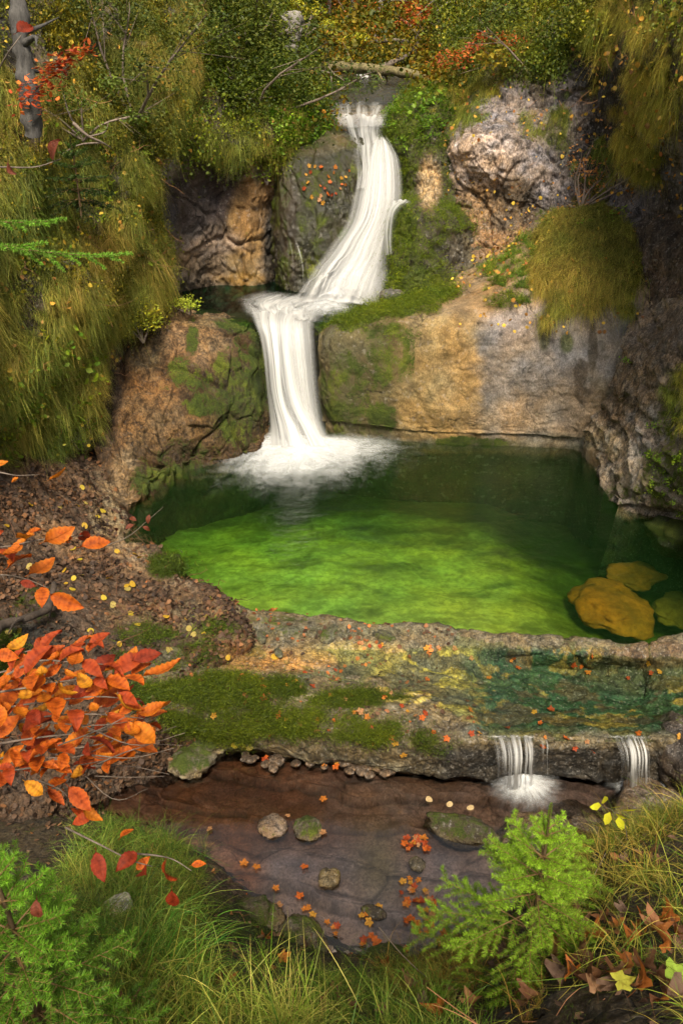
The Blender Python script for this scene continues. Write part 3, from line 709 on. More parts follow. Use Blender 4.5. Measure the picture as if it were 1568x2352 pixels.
s = Surf(rows, 300, 300, relief(.14, .8, .08, 2.4, .02, 10, .10, .9, facet=.20, seed=81, stretch=(1, 1, .8)))
s.col[:] = (.12, .068, .03)
s.paint(430, 790, 70, 60, (.25, .155, .085), 1, nz=.4, rot=.6); s.paint(410, 725, 60, 26, (.24, .155, .085), 1, nz=.3); s.paint(500, 800, 90, 30, (.24, .16, .09), .9, nz=.5, rot=.5)
s.paint(350, 900, 60, 60, (.22, .12, .05), 1); s.paint(300, 970, 90, 60, (.20, .12, .055), 1, nz=.5); s.paint(400, 980, 90, 50, (.18, .115, .06), .9)
s.paint(240, 900, 40, 140, (.10, .07, .05), 1, nz=.4); s.paint(540, 930, 60, 90, (.12, .10, .04), 1); s.paint(500, 740, 70, 16, (.22, .16, .09), 1); s.paint(330, 800, 50, 60, (.10, .075, .04), .9)
s.paint(290, 1100, 30, 60, (.28, .20, .12), .9, nz=.3)
for q in ((545, 750, 50, 24, .85), (590, 850, 24, 120, .95), (560, 900, 80, 90, .78), (440, 870, 60, 50, .78), (480, 930, 70, 26, .8), (420, 1050, 110, 40, .68), (350, 1100, 60, 45, .82), (430, 1080, 80, 20, .8), (540, 990, 60, 60, .6),
          (440, 775, 16, 40, .85), (560, 800, 40, 40, .6)):
    s.paintmoss(*q)
s.wet = sstep(980, 1080, s.py) * .5
s.col *= np.array([.62, .58, .50])
s.build('brown_outcrop', M_plain, label='rounded brown rock outcrop with moss patches left of the lower fall', cat='rock'); S['brown'] = s

# ------------------------------------------------------------------ littered left bank
rows = [[P(x, y, Y) for x, y, Y in r] for r in [
    [(-300, 960, 7.9), (0, 990, 9.3), (100, 1010, 9.9), (180, 1020, 10.4), (230, 1040, 10.6), (290, 1110, 10.2)],
    [(-300, 1030, 7.3), (0, 1050, 8.7), (100, 1058, 9.2), (180, 1070, 9.6), (225, 1090, 9.8), (275, 1150, 9.7)],
    [(-300, 1130, 6.8), (0, 1130, 8.1), (90, 1130, 8.55), (170, 1140, 8.95), (240, 1165, 9.25), (293, 1215, 9.0)],
    [(-300, 1250, 6.2), (0, 1240, 7.45), (100, 1240, 7.85), (190, 1240, 8.15), (268, 1245, 8.4), (306, 1255, 8.5)],
    [(-300, 1350, 5.6), (0, 1350, 6.7), (110, 1330, 7.15), (230, 1300, 7.65), (320, 1275, 8.05), (372, 1278, 8.17)],
    [(-300, 1450, 5.0), (0, 1450, 6.1), (130, 1425, 6.5), (270, 1390, 7.0), (380, 1345, 7.5), (430, 1342, 7.63)],
    [(-300, 1560, 4.6), (0, 1560, 5.6), (150, 1525, 5.95), (320, 1470, 6.45), (450, 1415, 6.95), (545, 1398, 7.15)],
    [(-300, 1680, 4.3), (0, 1670, 5.2), (150, 1640, 5.45), (300, 1590, 5.75), (430, 1535, 6.15), (575, 1470, 6.6)],
    [(-300, 1800, 4.1), (0, 1780, 4.85), (120, 1740, 5.05), (230, 1685, 5.3), (310, 1640, 5.55), (400, 1600, 5.75)],
    [(-300, 1960, 3.9), (0, 1920, 4.5), (110, 1850, 4.8), (200, 1785, 5.1), (270, 1735, 5.35), (340, 1705, 5.45)],
    [(-300, 2200, 3.9), (0, 2100, 4.4), (110, 2000, 4.7), (190, 1900, 5.0), (250, 1840, 5.2), (310, 1820, 5.3)]]]
R9 = np.array(rows); edge = R9[:, -1] + np.array([.5, .15, -1.2]); R9 = np.concatenate([R9, edge[:, None]], 1)
s = Surf(list(R9), 330, 260, relief(.10, .9, .06, 3, .03, 9, .03, 1.4, seed=91, strata=.06, sdir=(.5, .7, .6), sfreq=3))
s.col[:] = (.085, .052, .032); s.moss[:] = .12
s.paint(255, 1190, 45, 110, (.22, .16, .09), 1, nz=.25, rot=-.35); s.paint(180, 1250, 130, 40, (.18, .105, .055), 1, nz=.5, rot=.4); s.paint(350, 1300, 110, 26, (.22, .15, .09), 1, nz=.4, rot=.55)
s.paint(120, 1100, 120, 36, (.15, .085, .045), .9, rot=.3); s.paint(400, 1420, 130, 40, (.15, .10, .05), .9, nz=.6); s.paint(540, 1450, 110, 30, (.12, .09, .035), 1)
s.paint(500, 1500, 70, 22, (.24, .12, .03), .9, nz=.4); s.paint(60, 1480, 140, 60, (.035, .028, .02), 1)
for q in ((385, 1300, 50, 26, .95), (330, 1460, 120, 30, .7), (450, 1500, 90, 30, .72), (400, 1600, 120, 50, .85), (90, 1380, 80, 50, .6), (0, 1500, 70, 50, .8), (280, 1540, 80, 40, .7), (500, 1440, 60, 16, .75)):
    s.paintmoss(*q)
s.wet[:] = .45
s.build('leaf_strewn_bank', M_soil, 0.0, kind='structure'); S['bank'] = s

# ------------------------------------------------------------------ rock shelf between the pool and the lower stream
cx = [330, 430, 550, 700, 850, 1000, 1150, 1300, 1450, 1600, 2300]
def line(ys, zs): return [Z(x, y, z) for x, y, z in zip(cx, ys, zs)]
rim = line([1330, 1352, 1402, 1408, 1432, 1432, 1460, 1464, 1482, 1462, 1440], [.08, .04, .02, .015, .01, .0, -.02, -.035, -.035, -.02, 0])
rows = [np.array(below(rim, 2.4, .25)), np.array(below(rim, .5, .1)), rim,
    line([1370, 1400, 1430, 1445, 1462, 1470, 1487, 1502, 1508, 1505, 1500], [.05, .035, .025, .02, .01, -.01, -.05, -.06, -.06, -.05, -.02]),
    line([1430, 1450, 1475, 1490, 1505, 1515, 1530, 1540, 1545, 1545, 1540], [.03, .0, -.03, -.045, -.09, -.13, -.24, -.30, -.30, -.20, -.12]),
    line([1500, 1515, 1525, 1540, 1550, 1560, 1580, 1590, 1600, 1600, 1600], [.03, .02, .0, -.05, -.11, -.14, -.26, -.34, -.34, -.22, -.12]),
    line([1555, 1565, 1570, 1580, 1600, 1625, 1640, 1645, 1650, 1650, 1650], [.10, .10, .08, .03, -.03, -.09, -.20, -.24, -.24, -.16, -.1]),
    line([1600, 1612, 1604, 1634, 1640, 1682, 1692, 1684, 1696, 1686, 1690], [.04, .06, .05, .0, -.03, -.06, -.125, -.10, -.125, -.06, .0]),
    line([1640, 1650, 1660, 1675, 1695, 1712, 1712, 1712, 1712, 1712, 1712], [-.15, -.14, -.15, -.15, -.17, -.17, -.17, -.15, -.17, -.14, -.1]),
    line([1675, 1690, 1705, 1725, 1742, 1755, 1756, 1762, 1764, 1768, 1770], [-.45] * 11),
    line([1690, 1708, 1725, 1750, 1766, 1780, 1785, 1792, 1796, 1800, 1810], [-.72] * 11),
    line([1690, 1708, 1725, 1750, 1766, 1780, 1785, 1792, 1796, 1800, 1810], [-1.5] * 11)]
s = Surf(rows, 420, 460, relief(.04, 1.3, .045, 2.4, .014, 11, .03, 1.2, seed=101, facet=.05, strata=.02, sdir=(.2, .9, .5), sfreq=4))
s.col[:] = (.12, .095, .055)
alg = sstep(.0, .08, fbm(s.G * np.array([2.0, 3.2, 1]) + 4, 5, 77, .6)); reg = sstep(850, 950, s.px) * (1 - sstep(1675, 1695, s.py)) * sstep(1480, 1500, s.py)
s.col += (np.array((.33, .25, .055)) - s.col) * (alg * sstep(820, 900, s.px) * (1 - sstep(1640, 1680, s.py)) * sstep(1480, 1500, s.py) * (1 - .5 * sstep(1050, 1250, s.px)))[..., None]
alg2 = sstep(.03, .1, fbm(s.G * np.array([1.6, 2.6, 1]) + 14, 5, 79, .6))
s.col += (np.array((.09, .075, .055)) - s.col) * (reg * alg2 * .9)[..., None]
tz_ = sstep(1020, 1150, s.px + 60 * fbm(s.G * 3, 3, 83)) * sstep(1478, 1500, s.py) * (1 - sstep(1660, 1700, s.py)); s.col += (np.array((.014, .05, .024)) - s.col) * (tz_ * .92)[..., None]
a3 = sstep(.06, .13, fbm(s.G * np.array([2.6, 4.2, 1]) + 24, 5, 85, .6) - .05 * sstep(1100, 1500, s.px)); s.col += (np.array((.22, .15, .035)) - s.col) * (tz_ * a3 * .85)[..., None]
a4 = sstep(.08, .16, fbm(s.G * np.array([2.2, 3.6, 1]) + 44, 5, 86, .6)); s.col += (np.array((.07, .045, .03)) - s.col) * (tz_ * a4 * .7)[..., None]; s.paint(1450, 1540, 160, 40, (.05, .05, .025), .8, nz=.8)
s.paint(640, 1515, 130, 26, (.26, .14, .045), 1, nz=.3); s.paint(820, 1500, 120, 24, (.24, .18, .06), .9, nz=.6); s.paint(760, 1450, 200, 14, (.09, .08, .045), 1)
s.paint(950, 1650, 110, 26, (.13, .10, .055), 1); s.paint(700, 1602, 90, 8, (.45, .36, .25), .9, nz=.3, rot=.12)
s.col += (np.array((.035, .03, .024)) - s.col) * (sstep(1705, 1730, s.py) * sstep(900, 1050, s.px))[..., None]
s.paint(1500, 1500, 120, 30, (.12, .07, .04), .7)
for q in ((480, 1585, 170, 34, .9), (620, 1580, 80, 20, .85), (560, 1650, 280, 50, .62), (800, 1675, 200, 45, .55), (800, 1610, 110, 16, .7), (440, 1500, 120, 40, .6), (1000, 1700, 90, 30, .5), (640, 1425, 120, 12, .6), (850, 1600, 100, 14, .66)):
    s.paintmoss(*q)
s.wet = np.full(s.wet.shape, .55) - .45 * sstep(.6, .9, s.moss)
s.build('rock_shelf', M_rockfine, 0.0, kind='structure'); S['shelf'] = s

# ------------------------------------------------------------------ bed of the green pool
nb = 170
bx, by = np.meshgrid(np.linspace(-6.5, 7.5, nb), np.linspace(5.9, 14, nb))
bp = np.stack([bx, by, bx * 0], -1); bqx, bqy = proj(bp)
wv = .55 * fbm(bp * .55, 3, 5)
d = .62 + .10 * (by - 7) + .06 * wv + .05 * fbm(bp * 1.2, 4, 8) + .35 * sstep(2.2, 3.8, bx + wv * .8); d = np.clip(d, .5, 2.9)
w2 = .5 * fbm(bp * np.array([.8, 1.6, 1]) + 31, 4, 55)
sand = (1 - .97 * sstep(9.3, 11.9, by + wv + 1.8 * w2 + .35 * np.maximum(bx, 0))) * (1 - .85 * sstep(1.6, 3.0, bx + w2)) * sstep(-3.3, -1.6, bx + .6 * w2 - .10 * (9.5 - by))
bc = np.array((.035, .032, .014)) + (np.array((.52, .54, .22)) - np.array((.035, .032, .014))) * sand[..., None]
blot = sstep(.12, .30, fbm(bp * np.array([1.3, 2.4, 1]) + 3, 4, 14)); bc *= (1 - .45 * blot)[..., None]
bc = bc * (1 + .25 * fbm(bp * np.array([2.0, 4.0, 1]), 4, 12))[..., None]
yel = sstep(.2, 2.0, bx); bc += (np.array((.62, .50, .16)) - bc) * (yel * sand * .65 * (1 - .6 * blot))[..., None]
BG = np.stack([bx, by, -d], -1)
M_bed = rock_mat('pool_silt', 3, 12, .25, .45, lichen=0, cracks=0)
me = mesh('pool_bed', BG, [grid_faces(nb, nb)], M_bed, bc, None, {'moss': np.zeros(d.shape), 'wet': np.zeros(d.shape)})
obj('pool_bed', me, kind='structure')

# ------------------------------------------------------------------ bed of the lower stream: stepped slabs
nr, nc = 300, 420
tx, ty = np.meshgrid(np.linspace(-3.6, 5.5, nc), np.linspace(2.2, 5.75, nr)); tp = np.stack([tx, ty, tx * 0], -1)
w = fbm(tp * .7, 3, 31) * .26 + fbm(tp * 3.2, 3, 32) * .07
sv = (ty * 1.0 + tx * .16 + w) * 2.6
k = np.floor(sv); fr = sv - k; hk = (_h(k, k * 0, k * 0, 9) & 255) / 255.0
tz = -.80 + .09 * (hk - .5) + .075 * sstep(.80, .97, 1 - fr) + .02 * fbm(tp * 3, 4, 33)
a_, b_, i_ = worley(tp * np.array([.9, 1.4, 1]) + w[..., None], 37)
tz += .02 * (i_ - .5) - .03 * (1 - sstep(0, .06, b_ - a_))
tz += .10 * (1 - sstep(-2.6, -.9, tx)) + .05 * sstep(.25, .6, fbm(tp * .8 + 3, 3, 35))
tpx, tpy = proj(np.stack([tx, ty, tz], -1))
tc = np.array((.30, .15, .085)) * (.6 + .7 * hk)[..., None] * (1 + .3 * fbm(tp * 2.5, 4, 36))[..., None]
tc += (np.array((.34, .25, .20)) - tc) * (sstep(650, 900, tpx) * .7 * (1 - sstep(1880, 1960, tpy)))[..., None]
tc += (np.array((.32, .26, .25)) - tc) * (sstep(1900, 1990, tpy) * sstep(560, 640, tpx))[..., None]  # pale lavender painted into the bed in place of reflected sky
tc += (np.array((.26, .20, .08)) - tc) * (np.exp(-(((tpx - 870) / 60) ** 2 + ((tpy - 1990) / 90) ** 2)) * .9)[..., None]
tc *= (1 - .55 * sstep(.90, .98, fr) )[..., None]
tc *= (1 - .6 * (1 - sstep(0, .03, b_ - a_)) * (hk > .4))[..., None]
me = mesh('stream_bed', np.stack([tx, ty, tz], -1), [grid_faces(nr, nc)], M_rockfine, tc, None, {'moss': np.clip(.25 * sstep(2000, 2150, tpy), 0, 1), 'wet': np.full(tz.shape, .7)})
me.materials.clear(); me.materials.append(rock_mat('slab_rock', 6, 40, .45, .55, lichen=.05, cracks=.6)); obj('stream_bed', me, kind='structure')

# ------------------------------------------------------------------ near bank the camera stands on
cxs = [-700, -100, 200, 440, 700, 900, 1100, 1300, 1568, 2600]
def nb_row(q): return [P(x, y, Y) for x, (y, Y) in zip(cxs, q)]
rows = [
    [Z(x, y, -.95) for x, y in zip(cxs, [1850, 1840, 1850, 1930, 2110, 2170, 2120, 1990, 1900, 1850])],
    nb_row([(1900, 4.6), (1890, 4.6), (1900, 4.55), (2000, 4.2), (2165, 3.72), (2215, 3.5), (2175, 3.3), (2040, 3.1), (1895, 3.0), (1820, 2.9)]),
    nb_row([(1980, 3.9), (1980, 3.9), (1980, 3.9), (2075, 3.6), (2220, 3.1), (2255, 2.85), (2210, 2.65), (2050, 2.75), (1905, 2.7), (1830, 2.6)]),
    nb_row([(2060, 3.1), (2060, 3.1), (2060, 3.1), (2160, 2.9), (2275, 2.55), (2300, 2.3), (2260, 2.15), (2110, 2.4), (1970, 2.4), (1880, 2.3)]),
    nb_row([(2200, 2.3), (2200, 2.3), (2200, 2.3), (2270, 2.15), (2340, 2.05), (2355, 1.85), (2340, 1.8), (2210, 1.9), (2120, 1.85), (2050, 1.8)]),
    nb_row([(2420, 1.5), (2420, 1.5), (2420, 1.5), (2430, 1.5), (2440, 1.45), (2440, 1.4), (2430, 1.35), (2380, 1.35), (2330, 1.3), (2300, 1.3)]),
    nb_row([(2700, .8)] * 10),
    [np.array([x / 784. * 2.2, -.4, 3.35]) for x in np.array(cxs) - 784.],
    [np.array([x / 784. * 4, -4, 3.2]) for x in np.array(cxs) - 784.],
    [np.array([x / 784. * 9, -12, 0]) for x in np.array(cxs) - 784.]]
s = Surf(rows, 300, 300, relief(.06, 1.2, .04, 4, .02, 14, .0, 1, seed=111))
s.col[:] = (.06, .042, .022); s.moss[:] = .35
s.paint(560, 2020, 160, 50, (.08, .05, .032), 1); s.moss *= 1 - .8 * (1 - sstep(.5, 1.2, np.sqrt(((s.px - 540) / 140) ** 2 + ((s.py - 1990) / 50) ** 2)))
s.paintmoss(620, 2130, 120, 50, .8); s.paint(1180, 2290, 90, 60, (.02, .016, .012), 1); s.wet[:] = .2  # near-black patch painted in place of the shaded hollow under the spruce
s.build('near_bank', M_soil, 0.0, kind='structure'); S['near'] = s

# ================================================================== WATER
M_pool = water_mat('pool_water', (1, 1, 1), (.50, .78, .10), .95, ripple=.5, scale=1.5, rough=.07, stretch=(1, 1.8, 1), dist=.07, gloss=.8, murk=.22, murkc=(.012, .040, .010))
M_upper = water_mat('basin_water', (.30, .55, .42), None, 1, ripple=.3, scale=2.0, rough=.08, stretch=(1, 2, 1), gloss=.5)
M_shelfw = water_mat('shelf_water', (.86, .93, .82), None, 1, ripple=.25, scale=4, rough=.07, stretch=(.6, 1.4, 1), dist=.04)
M_streamw = water_mat('stream_water', (.90, .84, .80), None, 1, ripple=.10, scale=3, rough=.03, stretch=(.7, 1.5, 1), dist=.03, ior=1.75)
def water_sheet(name, outline_rows, nr, nc, mat, amp=.006, thick=None):
    G = catmull(catmull(np.array(outline_rows), nr, 0), nc, 1)
    G = G + np.array([0, 0, 1.]) * (amp * fbm(G * 2.2, 3, 5))[..., None]
    return G
# main pool: a closed body of water with a level top
x0, x1, y0, y1 = -6.2, 7.2, 6.35, 13.6
bm_v = np.array([[x0, 6.9, -3.2], [x1, 6.2, -3.2], [x1, y1, -3.2], [x0, y1, -3.2]])
rimt = [p + np.array([0, -.02, 0]) for p in rim]
near = np.array([[x0, rim[0][1], 0]] + [[p[0], p[1] - .03, 0] for p in rimt] + [[x1, rim[-1][1] - .1, 0]])
top_n = near.copy(); top_n[:, 2] = 0.0
far_ = near.copy(); far_[:, 1] = y1
nn_ = len(near)
V = np.concatenate([top_n, far_, top_n + [0, 0, -3.2], far_ + [0, 0, -3.2]])
fq = []
for i in range(nn_ - 1):
    fq += [[i, i + 1, nn_ + i + 1, nn_ + i], [2 * nn_ + i, 3 * nn_ + i, 3 * nn_ + i + 1, 2 * nn_ + i + 1],
           [i, 2 * nn_ + i, 2 * nn_ + i + 1, i + 1], [nn_ + i, nn_ + i + 1, 3 * nn_ + i + 1, 3 * nn_ + i]]
fq += [[0, nn_, 3 * nn_, 2 * nn_], [nn_ - 1, 3 * nn_ - 1, 4 * nn_ - 1, 2 * nn_ - 1]]
me = mesh('pool_water', V, [np.array(fq)], M_pool, smooth=False); obj('pool_water', me, kind='structure')
def flat(name, pts, mat, z=None):
    V = np.array(pts, float)
    if z is not None: V[:, 2] = z
    me = mesh(name, V, [np.arange(len(V) - 2)[:, None] * np.array([0, 1, 1]) + np.array([0, 1, 2])], mat, smooth=False)
    return obj(name, me, kind='structure')
ZU = 1.72
flat('basin_water', [(-5.5, 12.72, ZU), (-1.2, 12.45, ZU), (-.25, 12.45, ZU), (1.6, 13.0, ZU), (1.6, 16.5, ZU), (-5.5, 16.5, ZU)], M_upper)
a, b = -3.9, 6.5
flat('stream_water', [(a, 2.4, -.66), (b, 2.4, -.66), (b, 5.75, -.66), (a, 5.75, -.66)], M_streamw)
# shallow water sliding over the shelf
rws = [line([1395, 1405, 1415, 1428, 1440, 1449, 1462, 1472, 1480, 1472, 1450], [-.0, -.02, -.02, -.01, .0, .01, .012, .012, .012, .01, .0]),
       line([1420, 1440, 1460, 1475, 1485, 1495, 1505, 1512, 1516, 1512, 1500], [-.04, -.05, -.05, -.05, -.05, -.06, -.06, -.065, -.065, -.05, -.04]),
       line([1500, 1515, 1520, 1540, 1560, 1570, 1585, 1590, 1600, 1600, 1600], [-.06, -.06, -.06, -.06, -.075, -.085, -.09, -.09, -.09, -.08, -.07]),
       line([1600, 1600, 1610, 1625, 1645, 1660, 1670, 1675, 1680, 1680, 1680], [-.12, -.12, -.12, -.11, -.10, -.10, -.095, -.095, -.095, -.09, -.09]),
       line([1610, 1610, 1620, 1635, 1655, 1690, 1700, 1702, 1704, 1702, 1700], [-.2, -.2, -.2, -.18, -.15, -.12, -.105, -.105, -.105, -.10, -.10])]
G = water_sheet('w', rws, 60, 120, None, .008)
me = mesh('shelf_water', G, [grid_faces(60, 120)], M_shelfw); obj('shelf_water', me, kind='structure')
# stream above the ledge
rws = [[P(x, y, Y) for x, y, Y in r] for r in [
    [(800, 172, 21), (850, 170, 21.2), (900, 172, 21)], [(775, 203, 18.9), (880, 198, 19), (985, 196, 18.9)],
    [(725, 232, 17.5), (840, 225, 17.6), (950, 222, 17.6)], [(735, 250, 16.95), (840, 248, 16.95), (930, 246, 16.95)]]]
G = catmull(catmull(np.array(rws), 24, 0), 30, 1) + np.array([0, 0, .05])
G[..., 2] += .015 * fbm(G * 3, 3, 4)
me = mesh('upper_stream', G, [grid_faces(24, 30)], water_mat('upper_stream_water', (.45, .5, .45), None, 1, .6, 6, .18, ior=1.6, stretch=(.5, 1.5, 1))); obj('upper_stream', me, kind='structure')

# ------------------------------------------------------------------ falls: silky sheets, one behind another
def sheet(name, rws, nr, nc, bulge, mat, parent, off=0.0, flute=.03, seed=0, fr=6):
    """rws: rows of (left point, right point)"""
    A = catmull(np.array([[l, r] for l, r in rws]), nr, 0)
    s_ = np.linspace(0, 1, nc)
    l, r = A[:, 0][:, None], A[:, 1][:, None]
    G = l + (r - l) * s_[None, :, None]
    v = np.linspace(0, 1, nr)
    N = grid_normals(G); N = N * np.sign((N * np.array([0, -1, .3])).sum(-1).mean())
    pr = np.sin(np.pi * s_) ** .7
    fl = fbm(np.stack([np.broadcast_to(s_[None] * fr, (nr, nc)), np.broadcast_to(v[:, None] * 1.6, (nr, nc)), np.full((nr, nc), seed * 1.7)], -1), 3, seed)
    bz = np.interp(v, np.linspace(0, 1, len(bulge)), bulge)[:, None]
    G = G + N * (bz * pr[None] + flute * fl * pr[None] + off)[..., None]
    uv = np.stack([np.broadcast_to(s_[None], (nr, nc)), np.broadcast_to(v[:, None], (nr, nc))], -1).reshape(-1, 2)
    me = mesh(name, G, [grid_faces(nr, nc)], mat, None, uv)
    return obj(name, me, parent)
F_in = fall_mat('fall_body', 9, .7, .08, .50, .34, 1.0, 1.3)
F_mid = fall_mat('fall_threads', 13, .7, .32, .78, .26, .95, 5.1)
F_out = fall_mat('fall_veil', 18, .8, .36, .85, .32, .85, 9.7)
F_bright = fall_mat('fall_rush', 9, .8, .20, .62, .26, 1.0, 19.7)
F_thin = fall_mat('thin_veil', 9, 1.2, .28, .72, .30, .85, 3.3, .12, .02)
F_small = fall_mat('small_veil', 20, .9, .42, .70, .22, .95, 14, .18, .04)

lf = thing('waterfall', 'wide white lower waterfall pouring into the green pool', 'waterfall', (0, 0, 0))
rws = [(Z(560, 708, ZU + .01), Z(748, 708, ZU + .01)), (Z(570, 726, ZU + .015), Z(738, 730, ZU + .015)), (P(581, 742, 12.38), P(727, 752, 12.35)), (P(594, 775, 12.2), P(728, 790, 12.2)),
       (P(604, 835, 12.05), P(731, 850, 12.1)), (P(612, 910, 11.92), P(737, 915, 12.0)), (P(618, 970, 11.82), P(748, 975, 11.87)), (P(620, 1030, 11.65), P(766, 1022, 11.7))]
sheet('fall_sheet', rws, 90, 60, [.0, .0, .07, .10, .12, .12, .15], F_in, lf, 0, .03, 1)
sheet('fall_sheet', rws, 90, 60, [.0, .01, .09, .13, .15, .17, .2], F_mid, lf, .01, .04, 2)
rws = [(Z(572, 716, ZU + .02), Z(700, 718, ZU + .02)), (P(580, 742, 12.36), P(685, 745, 12.33)), (P(594, 775, 12.15), P(682, 780, 12.1)), (P(604, 835, 11.95), P(688, 845, 11.9)),
       (P(611, 905, 11.85), P(708, 910, 11.75)), (P(616, 970, 11.72), P(742, 970, 11.65)), (P(615, 1035, 11.5), P(778, 1028, 11.5))]
sheet('fall_sheet', rws, 90, 60, [.0, .03, .12, .2, .22, .26, .3], F_bright, lf, .02, .05, 3, 4)
uf = thing('waterfall', 'tall white upper waterfall spreading out beside mossy rocks', 'waterfall', (0, 0, 0))
rws = [(P(858, 322, 15.85), P(888, 320, 15.85)), (P(844, 346, 15.5), P(905, 345, 15.5)), (P(826, 390, 15.25), P(922, 376, 15.3)), (P(806, 450, 14.85), P(928, 450, 14.95)), (P(786, 515, 14.5), P(922, 500, 14.75)),
       (P(748, 570, 14.3), P(909, 575, 14.4)), (P(708, 622, 14.15), P(904, 640, 14.1)), (Z(678, 678, 1.8), Z(900, 688, 1.8)), (Z(655, 706, 1.74), Z(890, 716, 1.74))]
sheet('fall_sheet', rws, 120, 80, [.02, .10, .20, .26, .28, .30, .26, .1], F_in, uf, 0, .035, 4)
sheet('fall_sheet', rws, 120, 80, [.02, .14, .25, .32, .35, .38, .35, .2], F_mid, uf, .03, .05, 5)
sheet('fall_sheet', rws, 120, 80, [.02, .16, .3, .4, .44, .48, .45, .3], F_out, uf, .05, .07, 6)
rws = [(P(762, 275, 16.5), P(905, 275, 16.5)), (P(775, 288, 16.25), P(890, 288, 16.25)), (P(785, 315, 16.0), P(882, 315, 16.0)), (P(795, 355, 15.5), P(878, 350, 15.7)), (P(802, 400, 15.0), P(860, 395, 15.3)), (P(800, 450, 14.7), P(850, 450, 14.9))]
sheet('clear_sheet', rws, 60, 40, [.0, .05, .06, .08, .1], F_thin, uf, .10, .08, 7)
rws = [(P(896, 474, 14.4), P(950, 476, 14.1)), (P(900, 486, 14.2), P(946, 482, 13.95)), (P(895, 515, 14.1), P(925, 500, 13.8)), (P(890, 590, 14), P(912, 580, 13.9))]
sheet('side_spill', rws, 40, 24, [.05, .1, .1], F_thin, uf, .08, .03, 8)
rws = [(P(660, 545, 14.5), P(690, 545, 14.4)), (P(664, 600, 14.35), P(712, 600, 14.2)), (P(668, 650, 14.3), P(718, 650, 14.1)), (Z(672, 672, 1.74), Z(722, 676, 1.74))]
sheet('thin_trickle', rws, 40, 24, [.05, .1, .1], fall_mat('trickle', 9, .8, .55, .75, .2, .5, 22, .2, .1), uf, .06, .02, 9)
lc = thing('ledge_cascade', 'small white cascade over the ledge above the upper fall', 'waterfall')
rws = [(P(728, 228, 17.6), P(945, 224, 17.6)), (P(738, 242, 17.1), P(932, 240, 17.1)), (P(752, 258, 16.8), P(918, 258, 16.8)), (P(758, 276, 16.55), P(908, 276, 16.55)), (P(768, 288, 16.3), P(900, 288, 16.3)), (P(790, 302, 15.95), P(888, 302, 15.95))]
sheet('fall_sheet', rws, 50, 60, [.0, .02, .04, .04], fall_mat('cascade_veil', 10, 1.2, .28, .80, .15, .6, 31, .5, .2), lc, .03, .02, 10)
sheet('fall_sheet', [(P(754, 262, 16.7), P(914, 262, 16.7)), (P(758, 280, 16.35), P(908, 280, 16.35)), (P(772, 294, 16.1), P(898, 292, 16.1)), (P(790, 304, 15.85), P(890, 302, 15.85))], 24, 40, [.0, .03], fall_mat('cascade_foam', 6, 1.5, .15, .70, .35, .85, 35, .45, .35), lc, .03, .02, 11)
tc_ = thing('small_cascade', 'tiny far cascade under the fallen log up the stream', 'waterfall')
sheet('fall_sheet', [(P(815, 176, 20.5), P(852, 176, 20.5)), (P(818, 184, 20.2), P(850, 184, 20.2)), (P(822, 194, 19.9), P(846, 194, 19.9))], 14, 20, [0, .02], fall_mat('far_foam', 6, 1, .2, .5, .15, 1, 41, .1, .1), tc_, .1, .02, 12)
for nm, lab, xs, seed in (('small_waterfall', 'small veil of water over the shelf edge left of the pair', (1128, 1130, 1138, 1232, 1232, 1230), 51),
                          ('small_waterfall', 'small veil of water over the shelf edge by the right frame', (1395, 1412, 1422, 1490, 1488, 1492), 61)):
    t_ = thing(nm, lab, 'waterfall', group='small falls over the shelf edge')
    rws = [(Z(xs[0] - 25, 1688, -.085), Z(xs[3] + 10, 1690, -.085)), (Z(xs[1] - 4, 1702, -.10), Z(xs[4], 1704, -.10)), (P(xs[1], 1716, 5.12), P(xs[4], 1718, 5.12)), (P(xs[2], 1745, 5.08), P(xs[5], 1748, 5.08)), (Z(xs[2] - 3, 1785, -.63), Z(xs[5] + 4, 1790, -.63))]
    sheet('fall_sheet', rws, 50, 30, [0, .02, .05, .07], F_small, t_, .02, .03, seed)
    sheet('fall_sheet', rws, 50, 30, [0, .02, .07, .09], fall_mat('small_threads_%d' % seed, 9, .7, .42, .66, .15, .9, seed, .2, .04), t_, .03, .04, seed + 1)
    if seed == 51:
        rws2 = [(Z(1236, 1700, -.10), Z(1262, 1702, -.10)), (P(1240, 1720, 5.12), P(1262, 1722, 5.12)), (Z(1240, 1780, -.63), Z(1264, 1782, -.63))]
        sheet('fall_sheet', rws2, 30, 12, [0, .03], fall_mat('thread_%d' % seed, 4, .7, .5, .7, .2, .6, seed + 3, .2, .04), t_, .03, .02, seed + 2)

